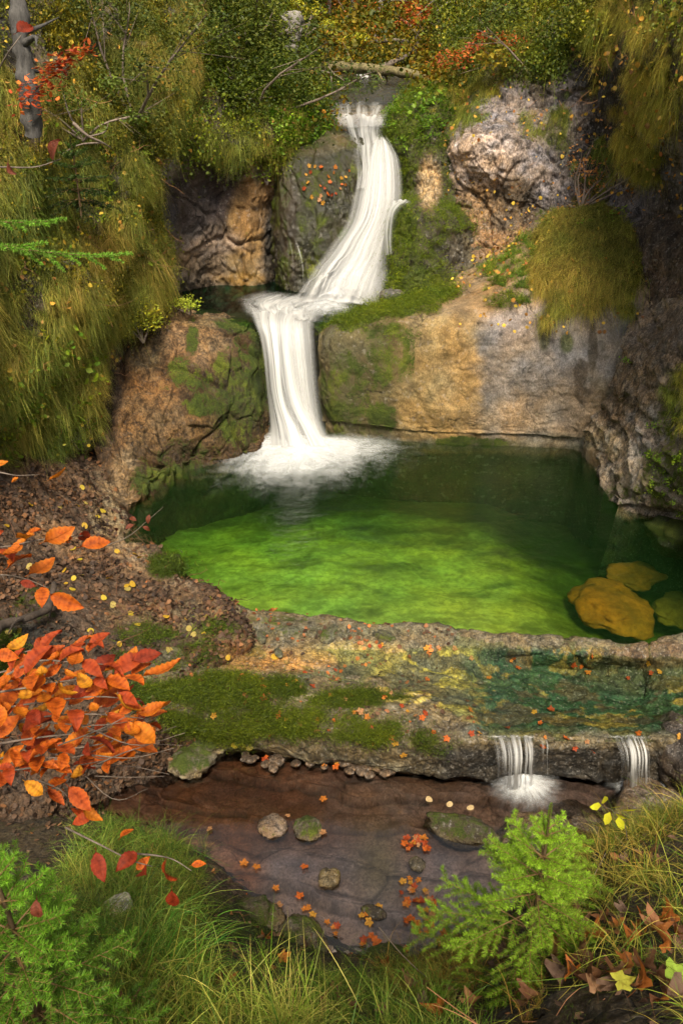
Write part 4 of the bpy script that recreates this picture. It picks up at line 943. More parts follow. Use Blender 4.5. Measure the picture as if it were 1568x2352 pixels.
# ------------------------------------------------------------------ foam where the falls land
def foam_mat(name, st=9, k=1.0, lo=.25, hi=.7, seed=0):
    """u: direction, v: distance from the plunge point; streaks run outwards"""
    t = NT(name); uv = t('ShaderNodeUVMap').outputs[0]
    sx = t('ShaderNodeSeparateXYZ', {0: uv}); u, v = sx.outputs[0], sx.outputs[1]
    ang = t.math('MULTIPLY', u, 6.28318)
    wp = t.math('MULTIPLY', t.math('SUBTRACT', t.noise(t('ShaderNodeTexCoord').outputs['Object'], 2.2, 3), .5), 1.1)
    ang = t.math('ADD', ang, wp)
    cb = t('ShaderNodeCombineXYZ', {0: t.math('MULTIPLY', t.math('COSINE', ang), st), 1: t.math('MULTIPLY', t.math('SINE', ang), st), 2: t.math('MULTIPLY', v, 2.2)}).outputs[0]
    mp = t('ShaderNodeMapping', {'Vector': cb, 'Location': (seed, seed, seed)}).outputs[0]
    n = t.noise(mp, 1, 5, .62, .4); g = t.noise(t('ShaderNodeTexCoord').outputs['Object'], 4, 4, .6, .5)
    f = t.math('ADD', t.math('MULTIPLY', n, .55), t.math('MULTIPLY', g, .45))
    a = t.math('SUBTRACT', t.math('MULTIPLY', f, 1.3), t.math('MULTIPLY', v, 1.05))
    a = t('ShaderNodeMapRange', {'Value': a, 'From Min': lo - .45, 'From Max': hi + .25}, interpolation_type='SMOOTHSTEP').outputs[0]
    ee = t('ShaderNodeMapRange', {'Value': t.math('SUBTRACT', 1.0, v), 'From Min': 0.0, 'From Max': .6}, interpolation_type='SMOOTHSTEP').outputs[0]
    a = t.math('MULTIPLY', t.math('MULTIPLY', a, ee), k, True)
    pb = t('ShaderNodeBsdfPrincipled', {'Base Color': (.80, .80, .80, 1), 'Roughness': .6})
    tr = t('ShaderNodeBsdfTransparent')
    mx = t('ShaderNodeMixShader', {0: a, 1: tr.outputs[0], 2: pb.outputs[0]})
    t('ShaderNodeOutputMaterial', {'Surface': mx.outputs[0]})
    return t.m
def foam(name, c, radii, h, mat, parent, z0=.02, seed=0, nr=40, na=120, pw=1.6):
    """radii: radius at equally spaced directions (0 = +x, counter-clockwise)"""
    th = np.linspace(0, 2 * np.pi, na); R = np.interp(th / (2 * np.pi) * len(radii), np.arange(len(radii) + 1), list(radii) + [radii[0]])
    k = max(1, na // (2 * len(radii))); Rp = np.concatenate([R[-1 - k:-1], R, R[1:k + 1]]); R = np.convolve(Rp, np.ones(2 * k + 1) / (2 * k + 1), 'valid')
    v = np.linspace(0, 1, nr)[:, None]
    X = c[0] + v * R * np.cos(th); Y = c[1] + v * R * np.sin(th)
    G = np.stack([X, Y, X * 0], -1)
    G[..., 2] = c[2] + z0 + h * (1 - v) ** pw * (1 + .6 * fbm(G * 2.4, 3, seed)) + .012 * (1 - v) * fbm(G * 7, 2, seed)
    uv = np.stack([np.broadcast_to(th[None] / (2 * np.pi), X.shape), np.broadcast_to(v, X.shape)], -1).reshape(-1, 2)
    return obj(name, mesh(name, G, [grid_faces(nr, na)], mat, None, uv), parent)
c0 = Z(695, 1025, 0)
for i, (sc, h, st, k) in enumerate(((1.0, .05, 5, 1.0), (.92, .09, 9, .8), (.60, .16, 4, 1.0), (1.25, .02, 12, .6))):
    foam('splash_foam', c0, [r * sc for r in (2.1, 1.2, .5, .5, .6, .9, 1.25, 1.35, 1.45, 1.7, 2.0, 2.1, 2.1, 1.9, 1.8, 1.9)], h, foam_mat('splash_%d' % i, st, k, .25, .62, i * 3.1), lf, .02 + .012 * i, i)
c1 = Z(770, 700, ZU)
for i, (sc, h) in enumerate(((1.0, .05), (.8, .16), (.55, .28))):
    foam('splash_foam', c1, [r * sc for r in (1.0, .7, .5, .6, 1.3, 1.5, 1.3, .9)], h, foam_mat('basin_foam_%d' % i, 9, 1.0, .25, .65, 11 + i * 2.3), uf, .02 + .01 * i, 20 + i)
# drift of white water from the upper fall to the lip of the lower one
rws = [(Z(600, 664, ZU + .02), Z(800, 690, ZU + .04)), (Z(540, 688, ZU + .02), Z(775, 712, ZU + .03)), (Z(545, 712, ZU + .02), Z(752, 726, ZU + .03)), (Z(585, 734, ZU + .015), Z(742, 740, ZU + .015))]
sheet('white_drift', rws, 40, 60, [0, 0, 0], fall_mat('drift', 7, 3.2, .25, .60, .45, 1, 71, .25, .02), lf, .005, .01, 71)
sheet('white_drift', rws, 40, 60, [0, .02, 0], fall_mat('drift_two', 12, 2.5, .30, .65, .4, 1, 75, .25, .02), lf, .015, .01, 72)
f1 = thing('foam_patch', 'white foam below the left small fall over the shelf', 'foam', group='foam under the small falls')
for i, (sc, h) in enumerate(((1.0, .03), (.7, .06))):
    foam('foam_layer', Z(1200, 1795, -.655), [r * sc for r in (.50, .26, .16, .26, .40, .52, .50, .50)], h, foam_mat('sfoam_%d' % i, 6, 1, .2, .7, 31 + i), f1, .01 + .01 * i, 33 + i, 24, 60)
f2 = thing('foam_patch', 'white foam running off to the right below the right small fall', 'foam', group='foam under the small falls')
for i, (sc, h) in enumerate(((1.0, .03), (.75, .05))):
    foam('foam_layer', Z(1470, 1805, -.655), [r * sc for r in (.95, .3, .16, .24, .45, .28, .25, .65)], h, foam_mat('rfoam_%d' % i, 6, 1, .2, .7, 41 + i), f2, .01 + .01 * i, 43 + i, 24, 60)
def rebase(t, loc):
    loc = Vector([float(q) for q in loc]); t.location = loc
    for c in t.children: c.location = c.location - loc
rebase(lf, Z(695, 1025, 0)); rebase(uf, Z(790, 700, ZU)); rebase(lc, P(840, 300, 16.1)); rebase(tc_, P(835, 194, 19.9)); rebase(f1, Z(1200, 1795, -.66)); rebase(f2, Z(1470, 1805, -.66))
for t_ in [o for o in bpy.data.objects if o.name.startswith('small_waterfall')]: rebase(t_, Z(1190 if t_.name == 'small_waterfall' else 1460, 1787, -.65))

# ================================================================== WHAT GROWS: sources
C_hang, C_up, C_fine, C_clump, C_broad, C_litter, C_twig, C_hangfine = [coll(n) for n in ('hang_tufts', 'upright_tufts', 'fine_tufts', 'leaf_clumps', 'broad_clumps', 'litter_bits', 'twig_bits', 'moss_tufts')]
def gcol(n, a=(.13, .17, .02), b=(.42, .34, .10), k=.5):
    m = np.clip(rng.normal(k, .3, (n, 1)), 0, 1); return np.array(a) * (1 - m) + np.array(b) * m
for i in range(5):      # tufts that hang out of the cliff: +x is away from the rock
    n = 105; m = MB()
    base = rng.normal(size=(n, 3)) * [.04, .065, .04]
    d = norm(np.stack([rng.uniform(.0, 1, n), rng.normal(0, .7, n), rng.uniform(.1, 1.3, n)], -1))
    L = rng.uniform(.06, .23, n) * (1.2 if i % 2 else .9)
    c = gcol(n); V, f, C = blades(base, d, L, .006, rng.uniform(.5, 2.2, n), 5, np.tile(UP, (n, 1)) + rdir(n) * .6, c * .25, c * 1.6)  # dark roots, light tips: the mat's inner shading put into the blade colours
    m.add(V, f, C); source(C_hang, 'hang_%d' % i, m.mesh('tuft', M_grass))
for i in range(4):
    n = 70; m = MB(); base = rng.normal(size=(n, 3)) * [.04, .04, .005]
    d = norm(np.stack([rng.normal(0, .45, n), rng.normal(0, .45, n), rng.uniform(.5, 1.1, n)], -1))
    c = gcol(n, (.09, .17, .02), (.30, .30, .06), .4)
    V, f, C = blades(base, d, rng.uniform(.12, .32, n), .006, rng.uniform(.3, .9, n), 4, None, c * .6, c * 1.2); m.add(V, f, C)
    source(C_up, 'up_%d' % i, m.mesh('tuft', M_grass))
for i in range(5):      # near grass, finer
    n = 48; m = MB(); base = rng.normal(size=(n, 3)) * [.025, .025, .004]
    d = norm(np.stack([rng.normal(0, .5, n), rng.normal(0, .5, n), rng.uniform(.5, 1.1, n)], -1))
    c = gcol(n, (.08, .20, .015), (.38, .33, .08), .35 + .1 * (i % 3))
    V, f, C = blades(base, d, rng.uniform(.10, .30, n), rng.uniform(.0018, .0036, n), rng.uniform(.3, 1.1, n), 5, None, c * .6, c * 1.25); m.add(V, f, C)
    source(C_fine, 'fine_%d' % i, m.mesh('tuft', M_grass))
for i in range(4):
    n = 110; m = MB(); c = rng.normal(size=(n, 3)) * [.12, .12, .08]; a = norm(rdir(n) + [0, 0, -.1]) * rng.uniform(.02, .042, (n, 1)); b = norm(np.cross(a, rdir(n) + UP)) * .011
    m.add(*leaves(c, a, b, .2, gcol(n, (.055, .075, .01), (.17, .17, .02), .4))); source(C_clump, 'clump_%d' % i, m.mesh('clump', M_foli))
for i in range(4):      # broad leaved ground plants
    n = 34; m = MB(); c = rng.normal(size=(n, 3)) * [.09, .09, .05]; a = norm(rdir(n) * [1, 1, .3]) * rng.uniform(.04, .075, (n, 1)); b = norm(np.cross(a, UP + rdir(n) * .4)) * .022
    m.add(*leaves(c, a, b, .15, gcol(n, (.08, .16, .012), (.22, .27, .025), .4)))
    source(C_broad, 'broad_%d' % i, m.mesh('plant', M_foli))
for i in range(7):      # fallen leaf bits
    m = MB(); a = np.array([[.055, 0, .004 * i]]); b = np.array([[0, .017 + .002 * i, 0.]])
    m.add(*leaves(np.zeros((1, 3)), a, b, rng.uniform(-.5, .6), (1, 1, 1))); source(C_litter, 'bit_%d' % i, m.mesh('bit', M_litter))
for i in range(4):
    m = MB(); L = rng.uniform(.2, .45); p = [[0, 0, 0], [L * .4, rng.normal() * .04, .02], [L * .7, rng.normal() * .05, .01], [L, rng.normal() * .08, .03]]
    V, f = tube(p, .004, .0015, 4, 7); m.add(V, f, (.16, .09, .055)); V, f = tube([p[1], [L * .55, .08, .03], [L * .7, .14, .02]], .0025, .001, 3, 5); m.add(V, f, (.16, .09, .055))
    source(C_twig, 'twig_%d' % i, m.mesh('twig', M_litter))
for i in range(4):
    n = 90; m = MB(); base = rng.normal(size=(n, 3)) * [.05, .05, .008]; d = norm(rng.normal(size=(n, 3)) * [.6, .6, .3] + UP * .8)
    c = gcol(n, (.05, .09, .006), (.14, .17, .012), .4)
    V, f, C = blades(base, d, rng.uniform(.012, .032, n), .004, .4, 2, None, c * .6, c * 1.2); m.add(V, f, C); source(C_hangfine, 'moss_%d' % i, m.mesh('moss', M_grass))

def yaw(N): return np.arctan2(N[:, 1], N[:, 0])
def tints(pos, pal, freq=.9, seed=0, jit=.18):
    """patchy mixture of a few colours"""
    pal = np.array(pal); v = np.clip(fbm(pos * freq, 3, seed) * .9 + .5 + rng.normal(0, .22, len(pos)), 0, .999) * (len(pal) - 1)
    k = v.astype(int); f = (v - k)[:, None]; c = pal[k] * (1 - f) + pal[k + 1] * f
    return c * (1 + rng.normal(0, jit, (len(pos), 1)))
def grow(name, s, C, n, w, size, pal, label, cat, seed=0, hang=True, lift=.0, tilt=.0, freq=.9, spread=.6, R=.20):
    pos, N = s.scatter(n, w); ct = None; size = size * (.72 if C is C_hang else 1)
    if C is C_hang:         # tufts stand together in rounded clumps
        n = len(pos) * 3 // 4; pos, N = pos[:n], N[:n]; K = max(4, int(n / 11)); cp_, _ = s.scatter(K, w); Rk = R * rng.uniform(.6, 1.4, K)
        D = np.sqrt(((pos[:, None] - cp_[None]) ** 2).sum(-1)) / Rk[None]; ct = D.argmin(1); dm = D.min(1); keep = dm < 1.25
        pos, N, ct, dm = pos[keep], N[keep], ct[keep], dm[keep]; n = len(pos); pos = pos + (N * .7 + UP * .3) * (.13 * np.clip(1 - dm ** 2, 0, 1))[:, None]; ctp = tints(cp_, pal, freq, seed, .2)
    if hang:
        rot = np.stack([rng.normal(0, .15, n), rng.normal(0, .15, n), yaw(N) + rng.normal(0, .35, n)], -1)
    else:
        rot = np.stack([rng.normal(0, tilt, n), rng.normal(0, tilt, n), rng.uniform(0, 6.28, n)], -1)
    sc = size * np.exp(rng.normal(0, .28 * spread / .6, n))
    tn = tints(pos, pal, freq, seed)
    if ct is not None: tn = (tn * .65 + ctp[ct] * .35) * (1.25 - .6 * rng.random((n, 1)))
    return instances(name, C, pos + N * lift, rot, sc, tn, label, cat)
def align(N, n):
    """euler turning z onto the normals, with a random turn"""
    out = []
    for v in N:
        q = Vector(v).to_track_quat('Z', 'Y'); e = (q @ Matrix.Rotation(random.uniform(0, 6.28), 3, 'Z').to_quaternion()).to_euler(); out.append(tuple(e))
    return np.array(out)
def discs(s, cs):
    j = fbm(s.G * 3, 3, 301) * .3; m = np.zeros(s.px.shape)
    for x, y, r_ in cs: m = np.maximum(m, 1.0 * (np.hypot(s.px - x, (s.py - y) * 1.1) / r_ + j < 1))
    return m
ONE = lambda s: np.ones(s.px.shape)
def reg(s, *polys, soft=0.25, freq=1.5, seed=0):
    """inside any of the outlines on this surface, with a ragged edge"""
    j = fbm(s.G * freq, 4, seed, .65) * 55; k = fbm(s.G * freq + 7, 4, seed + 1, .65) * 55
    m = np.zeros(s.px.shape, bool)
    for p in polys: m |= inpoly(s.px + j, s.py + k, p)
    return m.astype(float)
OL = [(.45, .65, .5), (.9, 1.05, .7), (1.1, 1.0, .7), (1.5, 1.15, .95)]      # olive to straw
GR = [(.6, .9, .6), (.9, 1.1, .6), (1.2, 1.15, .6), (1.5, 1.25, .7)]

L_, B_, R_, W_, A_, N_, D_, T_, Y_, K_, F_ = [S[k] for k in ('left', 'back', 'right', 'wall', 'far', 'near', 'dome', 'steps', 'layer', 'bank', 'shelf')]
patch = .04 + .96 * sstep(-.22, .05, fbm(L_.G * 1.5, 4, 201))
wL = patch * reg(L_, [(-700, -400), (700, -400), (480, 300), (360, 330), (300, 360), (385, 470), (385, 600), (370, 690), (215, 800), (215, 860), (195, 1000), (175, 1050), (-600, 1090)], seed=5)
wL *= 1 - .85 * np.exp(-(((L_.px - 40) / 50) ** 2 + ((L_.py - 150) / 150) ** 2))
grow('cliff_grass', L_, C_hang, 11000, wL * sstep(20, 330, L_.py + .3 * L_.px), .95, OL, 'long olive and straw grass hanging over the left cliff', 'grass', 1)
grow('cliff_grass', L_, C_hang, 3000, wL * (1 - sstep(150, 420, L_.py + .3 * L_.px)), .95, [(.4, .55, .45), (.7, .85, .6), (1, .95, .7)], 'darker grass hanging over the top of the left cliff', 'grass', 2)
wS = sstep(-.15, .2, fbm(L_.G * 1.1 + 3, 3, 203)) * (L_.px > -150) * (reg(L_, [(120, -300), (600, -300), (480, 330), (300, 330), (90, 260)]) + .30 * (L_.py < 1060))
grow('cliff_undergrowth', L_, C_clump, 2200, wS, .75, [(.7, .75, .5), (1.2, 1.1, .7), (2.2, 1.5, .6)], 'small leaved undergrowth among the grass of the left cliff', 'undergrowth', 3, False, .08, .5)
grow('low_plants', L_, C_broad, 420, (reg(L_, [(40, 780), (200, 800), (190, 1040), (0, 1060), (-40, 900)]) + .10 * reg(L_, [(0, 250), (380, 250), (350, 640), (0, 640)])) , .75, [(.8, .9, .7), (1.2, 1.2, .8), (1.7, 1.3, .5)], 'broad leaved green plants low on the left cliff', 'plants', 4, False, .05, .6)
# back cliff
wB = reg(B_, [(260, -350), (900, -350), (760, 250), (750, 320), (640, 350), (590, 390), (500, 385), (420, 350), (330, 340)], seed=9)
grow('ivy_undergrowth', B_, C_clump, 2600, wB * (.25 + sstep(-.2, .3, fbm(B_.G * .7, 3, 207))) * (1 - .5 * sstep(240, 300, B_.py)), 1.15, [(.5, .8, .6), (.95, 1.15, .7), (1.7, 1.7, .7)], 'dense small leaved undergrowth over the cliff above the upper basin', 'undergrowth', 5, False, .10, .5)
grow('overhang_grass', B_, C_hang, 1700, wB * (sstep(180, 260, B_.py) + .18), .95, [(.7, .9, .6), (1.1, 1.1, .7), (1.5, 1.15, .9)], 'grass fringe overhanging the rock above the upper basin', 'grass', 6)
grow('bright_fringe', B_, C_broad, 180, reg(B_, [(620, 235), (750, 245), (760, 320), (620, 330)]), .8, [(.9, 1.1, .8), (1.3, 1.4, .8)], 'bright green plants on the ledge left of the cascade', 'plants', 7, False, .06, .5)
grow('bright_fringe', D_, C_broad, 90, reg(D_, [(620, 285), (740, 285), (750, 325), (620, 335)]), .7, [(.9, 1.1, .8), (1.3, 1.4, .8)], 'bright green plants on top of the dark rock dome', 'plants', 7, False, .05, .5)
# mossy steps
grow('step_plants', T_, C_broad, 170, reg(T_, [(890, 230), (1030, 190), (1060, 260), (1010, 330), (900, 330)]), .6, [(.7, .9, .7), (1.2, 1.3, .8)], 'small green plants on the mossy steps beside the cascade', 'plants', 8, False, .04, .5)
grow('step_grass', T_, C_hang, 260, reg(T_, [(960, 180), (1120, 170), (1120, 300), (1030, 330), (980, 260)]), .8, GR, 'grass on the mossy steps beside the cascade', 'grass', 9)
grow('moss_cushions', T_, C_hangfine, 3200, (T_.moss > .5) * 1., 1.3, [(1.0, 1.1, .7), (1.6, 1.6, .8), (2.6, 2.2, .9)], 'deep green moss on the rock steps by the upper fall', 'moss', 10, False, 0, .6, 2.5)
# right cliff
wR = reg(R_, [(1020, -400), (1900, -400), (1800, 300), (1568, 300), (1560, 120), (1500, -20), (1420, 30), (1330, 150), (1250, 200), (1200, 170), (1030, 170)], seed=13)
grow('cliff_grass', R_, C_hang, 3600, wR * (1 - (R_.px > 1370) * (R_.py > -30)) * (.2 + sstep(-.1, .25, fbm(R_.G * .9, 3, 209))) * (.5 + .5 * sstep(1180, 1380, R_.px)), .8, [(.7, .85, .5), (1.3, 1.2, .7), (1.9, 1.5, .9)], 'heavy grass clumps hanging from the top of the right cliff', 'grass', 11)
grow('cliff_undergrowth', R_, C_clump, 1500, wR * sstep(-.25, .2, fbm(R_.G * .8 + 5, 3, 211)) * (1 - .8 * sstep(1330, 1430, R_.px)), 1.15, [(.5, .7, .5), (1.1, 1.2, .7), (1.9, 1.7, .6)], 'leafy undergrowth along the top of the right cliff', 'undergrowth', 12, False, .1, .5)
wR2 = reg(R_, [(1040, 150), (1180, 150), (1150, 300), (1060, 320), (1010, 260)], [(1190, 230), (1330, 200), (1310, 330), (1200, 340)], [(1290, 420), (1330, 360), (1410, 330), (1400, 500), (1280, 510)], [(1040, 60), (1380, 20), (1360, 190), (1180, 190), (1050, 150)], seed=15)
grow('tumbling_grass', R_, C_hang, 1100, wR2, .95, GR, 'green and yellow grass tumbling over the pale boulder face', 'grass', 13)
grow('ledge_clumps', R_, C_hang, 1500, discs(R_, [(1500, 55, 62), (1545, 140, 55), (1430, 20, 50), (1610, 60, 60), (1478, 175, 42), (1450, 262, 40), (1505, 262, 52), (1560, 235, 40), (1440, 330, 34), (1482, 372, 48), (1620, 200, 60), (1400, 110, 34), (1350, 190, 30)]), .8, [(.9, 1.0, .6), (1.5, 1.35, .8), (2.0, 1.6, 1.0)], 'rounded grass clumps on the ledges of the dark right cliff', 'grass', 14, R=.15)
hump = [(1228, 600), (1262, 520), (1330, 500), (1420, 508), (1452, 560), (1458, 640), (1436, 712), (1402, 680), (1372, 730), (1310, 700), (1268, 745), (1244, 670)]
grow('hump_grass', W_, C_hang, 2300, reg(W_, hump, freq=2.5, seed=19), .85, [(.8, .95, .6), (1.15, 1.1, .7), (1.5, 1.15, .9)], 'thick drooping grass mat on top of the big rock wall', 'grass', 15, lift=.03)
grow('hump_grass', R_, C_hang, 300, reg(R_, hump, freq=2.5, seed=19), .85, [(.8, .95, .6), (1.15, 1.1, .7), (1.5, 1.15, .9)], 'grass behind the mat on top of the big rock wall', 'grass', 16)
led = [(1110, 600), (1180, 570), (1250, 545), (1260, 640), (1200, 680), (1120, 650)]
grow('ledge_grass', W_, C_up, 150, reg(W_, led, seed=21), .8, GR, 'short green grass along the sloping rock ledge', 'grass', 17, False, 0, .3)
grow('ledge_grass', W_, C_hangfine, 1600, (W_.moss > .5) * (1 - sstep(720, 780, W_.py)), 1.2, [(1.0, 1.1, .8), (1.7, 1.6, .9), (2.6, 2.1, .9)], 'moss along the rim of the big rock wall', 'moss', 18, False, 0, .6, 2.5)
# right outcrop
grow('outcrop_plants', Y_, C_broad, 60, reg(Y_, [(1490, 900), (1600, 860), (1600, 1180), (1500, 1150), (1480, 1080)]) + .04, .42, [(.7, .9, .7), (1.3, 1.3, .8)], 'green plants on the layered rock at the right edge', 'plants', 19, False, .03, .6)
grow('outcrop_grass', Y_, C_hang, 120, reg(Y_, [(1500, 860), (1700, 800), (1700, 1000), (1540, 1000)]), .7, GR, 'grass on the layered rock at the right edge', 'grass', 20)
# far hillside
wA = sstep(-.2, .2, fbm(A_.G * .5, 3, 213)) * (1 - reg(A_, [(700, 165), (1010, 150), (1000, 210), (960, 340), (740, 340), (700, 215)], freq=.6)) * (A_.px > 380) * (A_.px < 1300)
grow('slope_undergrowth', A_, C_clump, 5200, (wA + .12) * (A_.py > -120) * (1 - reg(A_, [(690, 165), (1010, 150), (1000, 210), (960, 340), (740, 340), (700, 215)], freq=.6)), 1.9, [(.45, .6, .4), (1.0, 1.0, .6), (2.2, 1.4, .5), (2.6, 1.0, .4)], 'autumn undergrowth on the wooded slope up the stream', 'undergrowth', 21, False, .15, .5, 1.2)
grow('slope_grass', A_, C_hang, 1500, wA * (A_.py > -60), 1.5, [(.7, .9, .6), (1.3, 1.1, .7), (1.6, 1.1, .8)], 'rough grass on the slope up the stream', 'grass', 22)
grow('bank_plants', A_, C_broad, 60, reg(A_, [(700, 185), (860, 180), (880, 215), (800, 230), (700, 225)], freq=.8), .6, [(.6, .8, .4), (1.0, 1.0, .5)], 'bright green plants on the islet above the cascade', 'plants', 23, False, .03, .5)
# littered bank
LIT = [(.025, .015, .010), (.05, .028, .018), (.09, .048, .026), (.17, .075, .03)]
def litter(name, s, n, w, size, pal, label, cat='litter', C=None, lift=.012, seed=0, bend=.25):
    pos, N = s.scatter(n, w); rot = align(norm(N + rng.normal(0, bend, (n, 3))), n)
    return instances(name, C or C_litter, pos + N * lift, rot, size * rng.uniform(.6, 1.3, n), tints(pos, pal, 3.0, seed, .25), label, cat)
wK = (1 - .85 * reg(K_, [(225, 1110), (270, 1100), (305, 1250), (270, 1290)])) * (K_.px < 620) * (1 - .6 * (K_.moss > .55))
litter('leaf_litter', K_, 14000, wK * (.25 + sstep(-.1, .3, fbm(K_.G * 1.5, 3, 215))), .85, LIT, 'dark brown leaf litter covering the left bank', seed=1)
litter('fallen_twigs', K_, 260, wK, 1.0, [(.4, .35, .3), (1.0, .8, .65)], 'thin fallen twigs strewn over the left bank', 'twigs', C_twig, .02, 2)
grow('bank_moss', K_, C_hangfine, 1500, sstep(.6, .9, K_.moss + .4 * fbm(K_.G * 4, 3, 233)), 1.0, [(.7, .8, .8), (1.0, 1.1, 1), (1.4, 1.3, 1)], 'moss patches on the left bank', 'moss', 24, False, 0, .6, 2.5)
litter('shelf_litter', F_, 900, (F_.px < 1100) * (F_.py < 1700) * (.15 + sstep(0, .3, fbm(F_.G * 2, 3, 217))), .8, [(.05, .03, .02), (.12, .06, .03), (.40, .12, .03)], 'small leaf fragments on the rock shelf', seed=3)
wM = sstep(.45, .75, F_.moss + .3 * fbm(F_.G * 4, 3, 231)) * (F_.py > 1530)
grow('ledge_moss', F_, C_hangfine, 13000, wM, .8, [(.6, .65, .5), (1.2, 1.15, .8), (2.0, 1.7, .9)], 'velvety moss over the long ledge above the lower stream', 'moss', 25, False, 0, .5, 2.5)
# coloured leaves caught in the hanging grass
for s_, k_, w_ in ((L_, 1100, (L_.px > -100) * (L_.py < 1050) * (L_.py > -50)), (R_, 700, (R_.py > 0) * (R_.py < 520) * (R_.px < 1650)), (W_, 260, (W_.py < 760) * (W_.px > 1050)), (B_, 400, (B_.py < 380) * (B_.py > -50))):
    litter('caught_leaves', s_, k_, w_ * 1., 1.0, [(.30, .10, .02), (.55, .38, .04), (.20, .08, .03), (.50, .25, .03)], 'small coloured leaves caught in the cliff grass', lift=.16, seed=6, bend=.6)
litter('cliff_twigs', L_, 240, (L_.px > -100) * (L_.py < 1050) * 1., .9, [(1.2, 1.1, .9), (2.6, 2.2, 1.6)], 'dead stems sticking out of the left cliff grass', 'twigs', C_twig, .15, 7, .9)
litter('cliff_twigs', R_, 160, (R_.py < 420) * (R_.px > 1180) * (R_.px < 1700) * 1., .9, [(1.2, 1.1, .9), (2.6, 2.2, 1.6)], 'dead stems among the right cliff grass', 'twigs', C_twig, .15, 8, .9)
# near bank
wN = (N_.py > 1840) * 1.
litter('near_litter', N_, 3600, wN * (.2 + sstep(0, .3, fbm(N_.G * 2, 3, 219)) + (N_.px > 1000)) * (N_.G[..., 1] > .3), .75, [(.05, .03, .02), (.11, .06, .035), (.18, .10, .055), (.30, .12, .04)], 'crumbled brown leaves on the near bank', seed=4)
litter('near_twigs', N_, 160, wN * (N_.G[..., 1] > .4), .6, [(.8, .7, .6), (2.0, 1.6, 1.2)], 'thin twigs lying on the near bank', 'twigs', C_twig, .02, 5)
pl = [(180, 1900), (420, 1900), (470, 1990), (420, 2100), (480, 2250), (560, 2500), (0, 2500), (100, 2100)]
grow('near_grass', N_, C_fine, 620, reg(N_, pl, freq=3), 1.0, [(.7, .85, .7), (1.0, 1.1, .8), (1.3, 1.1, .8)], 'fresh green grass on the near bank at left', 'grass', 26, False, 0, .3)
pr = [(1250, 1990), (1400, 1880), (1800, 1800), (1800, 2300), (1568, 2400), (1350, 2300), (1280, 2150)]
grow('near_grass', N_, C_fine, 560, reg(N_, pr, freq=3) * (1 - .7 * reg(N_, [(1150, 2100), (1568, 2120), (1568, 2350), (1250, 2350)])), 1.0, [(.9, .8, .7), (1.3, 1.05, .8), (1.5, 1.0, .8)], 'brownish arching grass on the near bank at right', 'grass', 27, False, 0, .35)
grow('near_grass', N_, C_fine, 300, reg(N_, [(560, 2230), (1000, 2230), (1150, 2500), (400, 2500)], freq=3), .75, [(.8, 1.0, .7), (1.2, 1.2, .8)], 'short green grass along the bottom of the near bank', 'grass', 28, False, 0, .3)
grow('dry_grass', N_, C_fine, 240, reg(N_, [(850, 2180), (1250, 2160), (1300, 2320), (900, 2330)], freq=3), .7, [(1.0, .65, .6), (1.6, .9, .8)], 'dry brown grass around the foot of the spruce sapling', 'grass', 29, False, 0, .6)
grow('near_moss', N_, C_hangfine, 2400, reg(N_, [(440, 2050), (760, 2100), (760, 2200), (450, 2180)], [(820, 2180), (960, 2180), (960, 2260), (820, 2260)], freq=3) + .03, .5, [(.6, .7, .8), (1.0, 1.05, 1)], 'moss on the edge of the near bank', 'moss', 30, False, 0, .5, 2.5)
# ================================================================== TREES, LOGS, SHRUBS
def crown_mesh(name, w, d, h, n, ls, pal, seed=0, lobes=7, wid=.42, droop=.1, mat=None):
    r = np.random.default_rng(seed); m = MB()
    c = r.normal(size=(lobes, 3)) * [.33 * w, .33 * d, .30 * h]; rad = r.uniform(.16, .34, lobes)
    k = r.integers(0, lobes, n); u = norm(r.normal(size=(n, 3))) * (r.random((n, 1)) ** .45)
    p = c[k] + u * rad[k][:, None] * [w, d, h]
    a = norm(r.normal(size=(n, 3)) * [1, 1, .5] - [0, 0, droop]) * ls * r.uniform(.6, 1.25, (n, 1)); b = norm(np.cross(a, r.normal(size=(n, 3)) * .5 + UP)) * ls * wid * .5
    pal = np.array(pal); q = np.clip(r.random(n) * .6 + (k / lobes) * .4, 0, .999) * (len(pal) - 1); i = q.astype(int); f = (q - i)[:, None]
    m.add(*leaves(p, a, b, .15, pal[i] * (1 - f) + pal[i + 1] * f)); return m.mesh(name, mat or M_fol), c
def shrub(name, label, cat, px, py, Y, w, h, pal, n=900, ls=.05, seed=0, group=None, stems=5, lobes=7, d=None, bark=None, drop=.5, wid=.45):
    """centre of the crown at the sight line; the foot is below it"""
    ctr = P(px, py, Y); foot = ctr - np.array([0, -.15 * w, h * drop])
    t = thing(name, label, cat, foot, group)
    me, c = crown_mesh('foliage', w, d or w * .8, h, n, ls, pal, seed, lobes, wid)
    o = obj('foliage', me, t); o.location = Vector(ctr - foot)
    r = np.random.default_rng(seed + 5); m = MB()
    for q in c[:max(stems, 1)]:
        e = q + (ctr - foot); mid = e * .5 + r.normal(size=3) * [.08 * w, .08 * w, 0]
        V, f = tube([[0, 0, -.1], mid, e, e * 1.12], .012 + .01 * h, .003, 5, 8); m.add(V, f, (1, 1, 1))
        for z in range(4):
            V, f = tube([mid + (e - mid) * r.random(), e + r.normal(size=3) * .18 * [w, w, h]], .004 + .003 * h, .0015, 3, 4); m.add(V, f, (1, 1, 1))
    obj('stem', m.mesh('stem', bark or M_twig), t)
    return t
YEL = [(.50, .36, .02), (.42, .40, .03), (.22, .30, .03)]; ORA = [(.52, .13, .02), (.40, .07, .015), (.55, .22, .03)]; DGR = [(.025, .04, .008), (.08, .105, .014), (.17, .17, .02)]
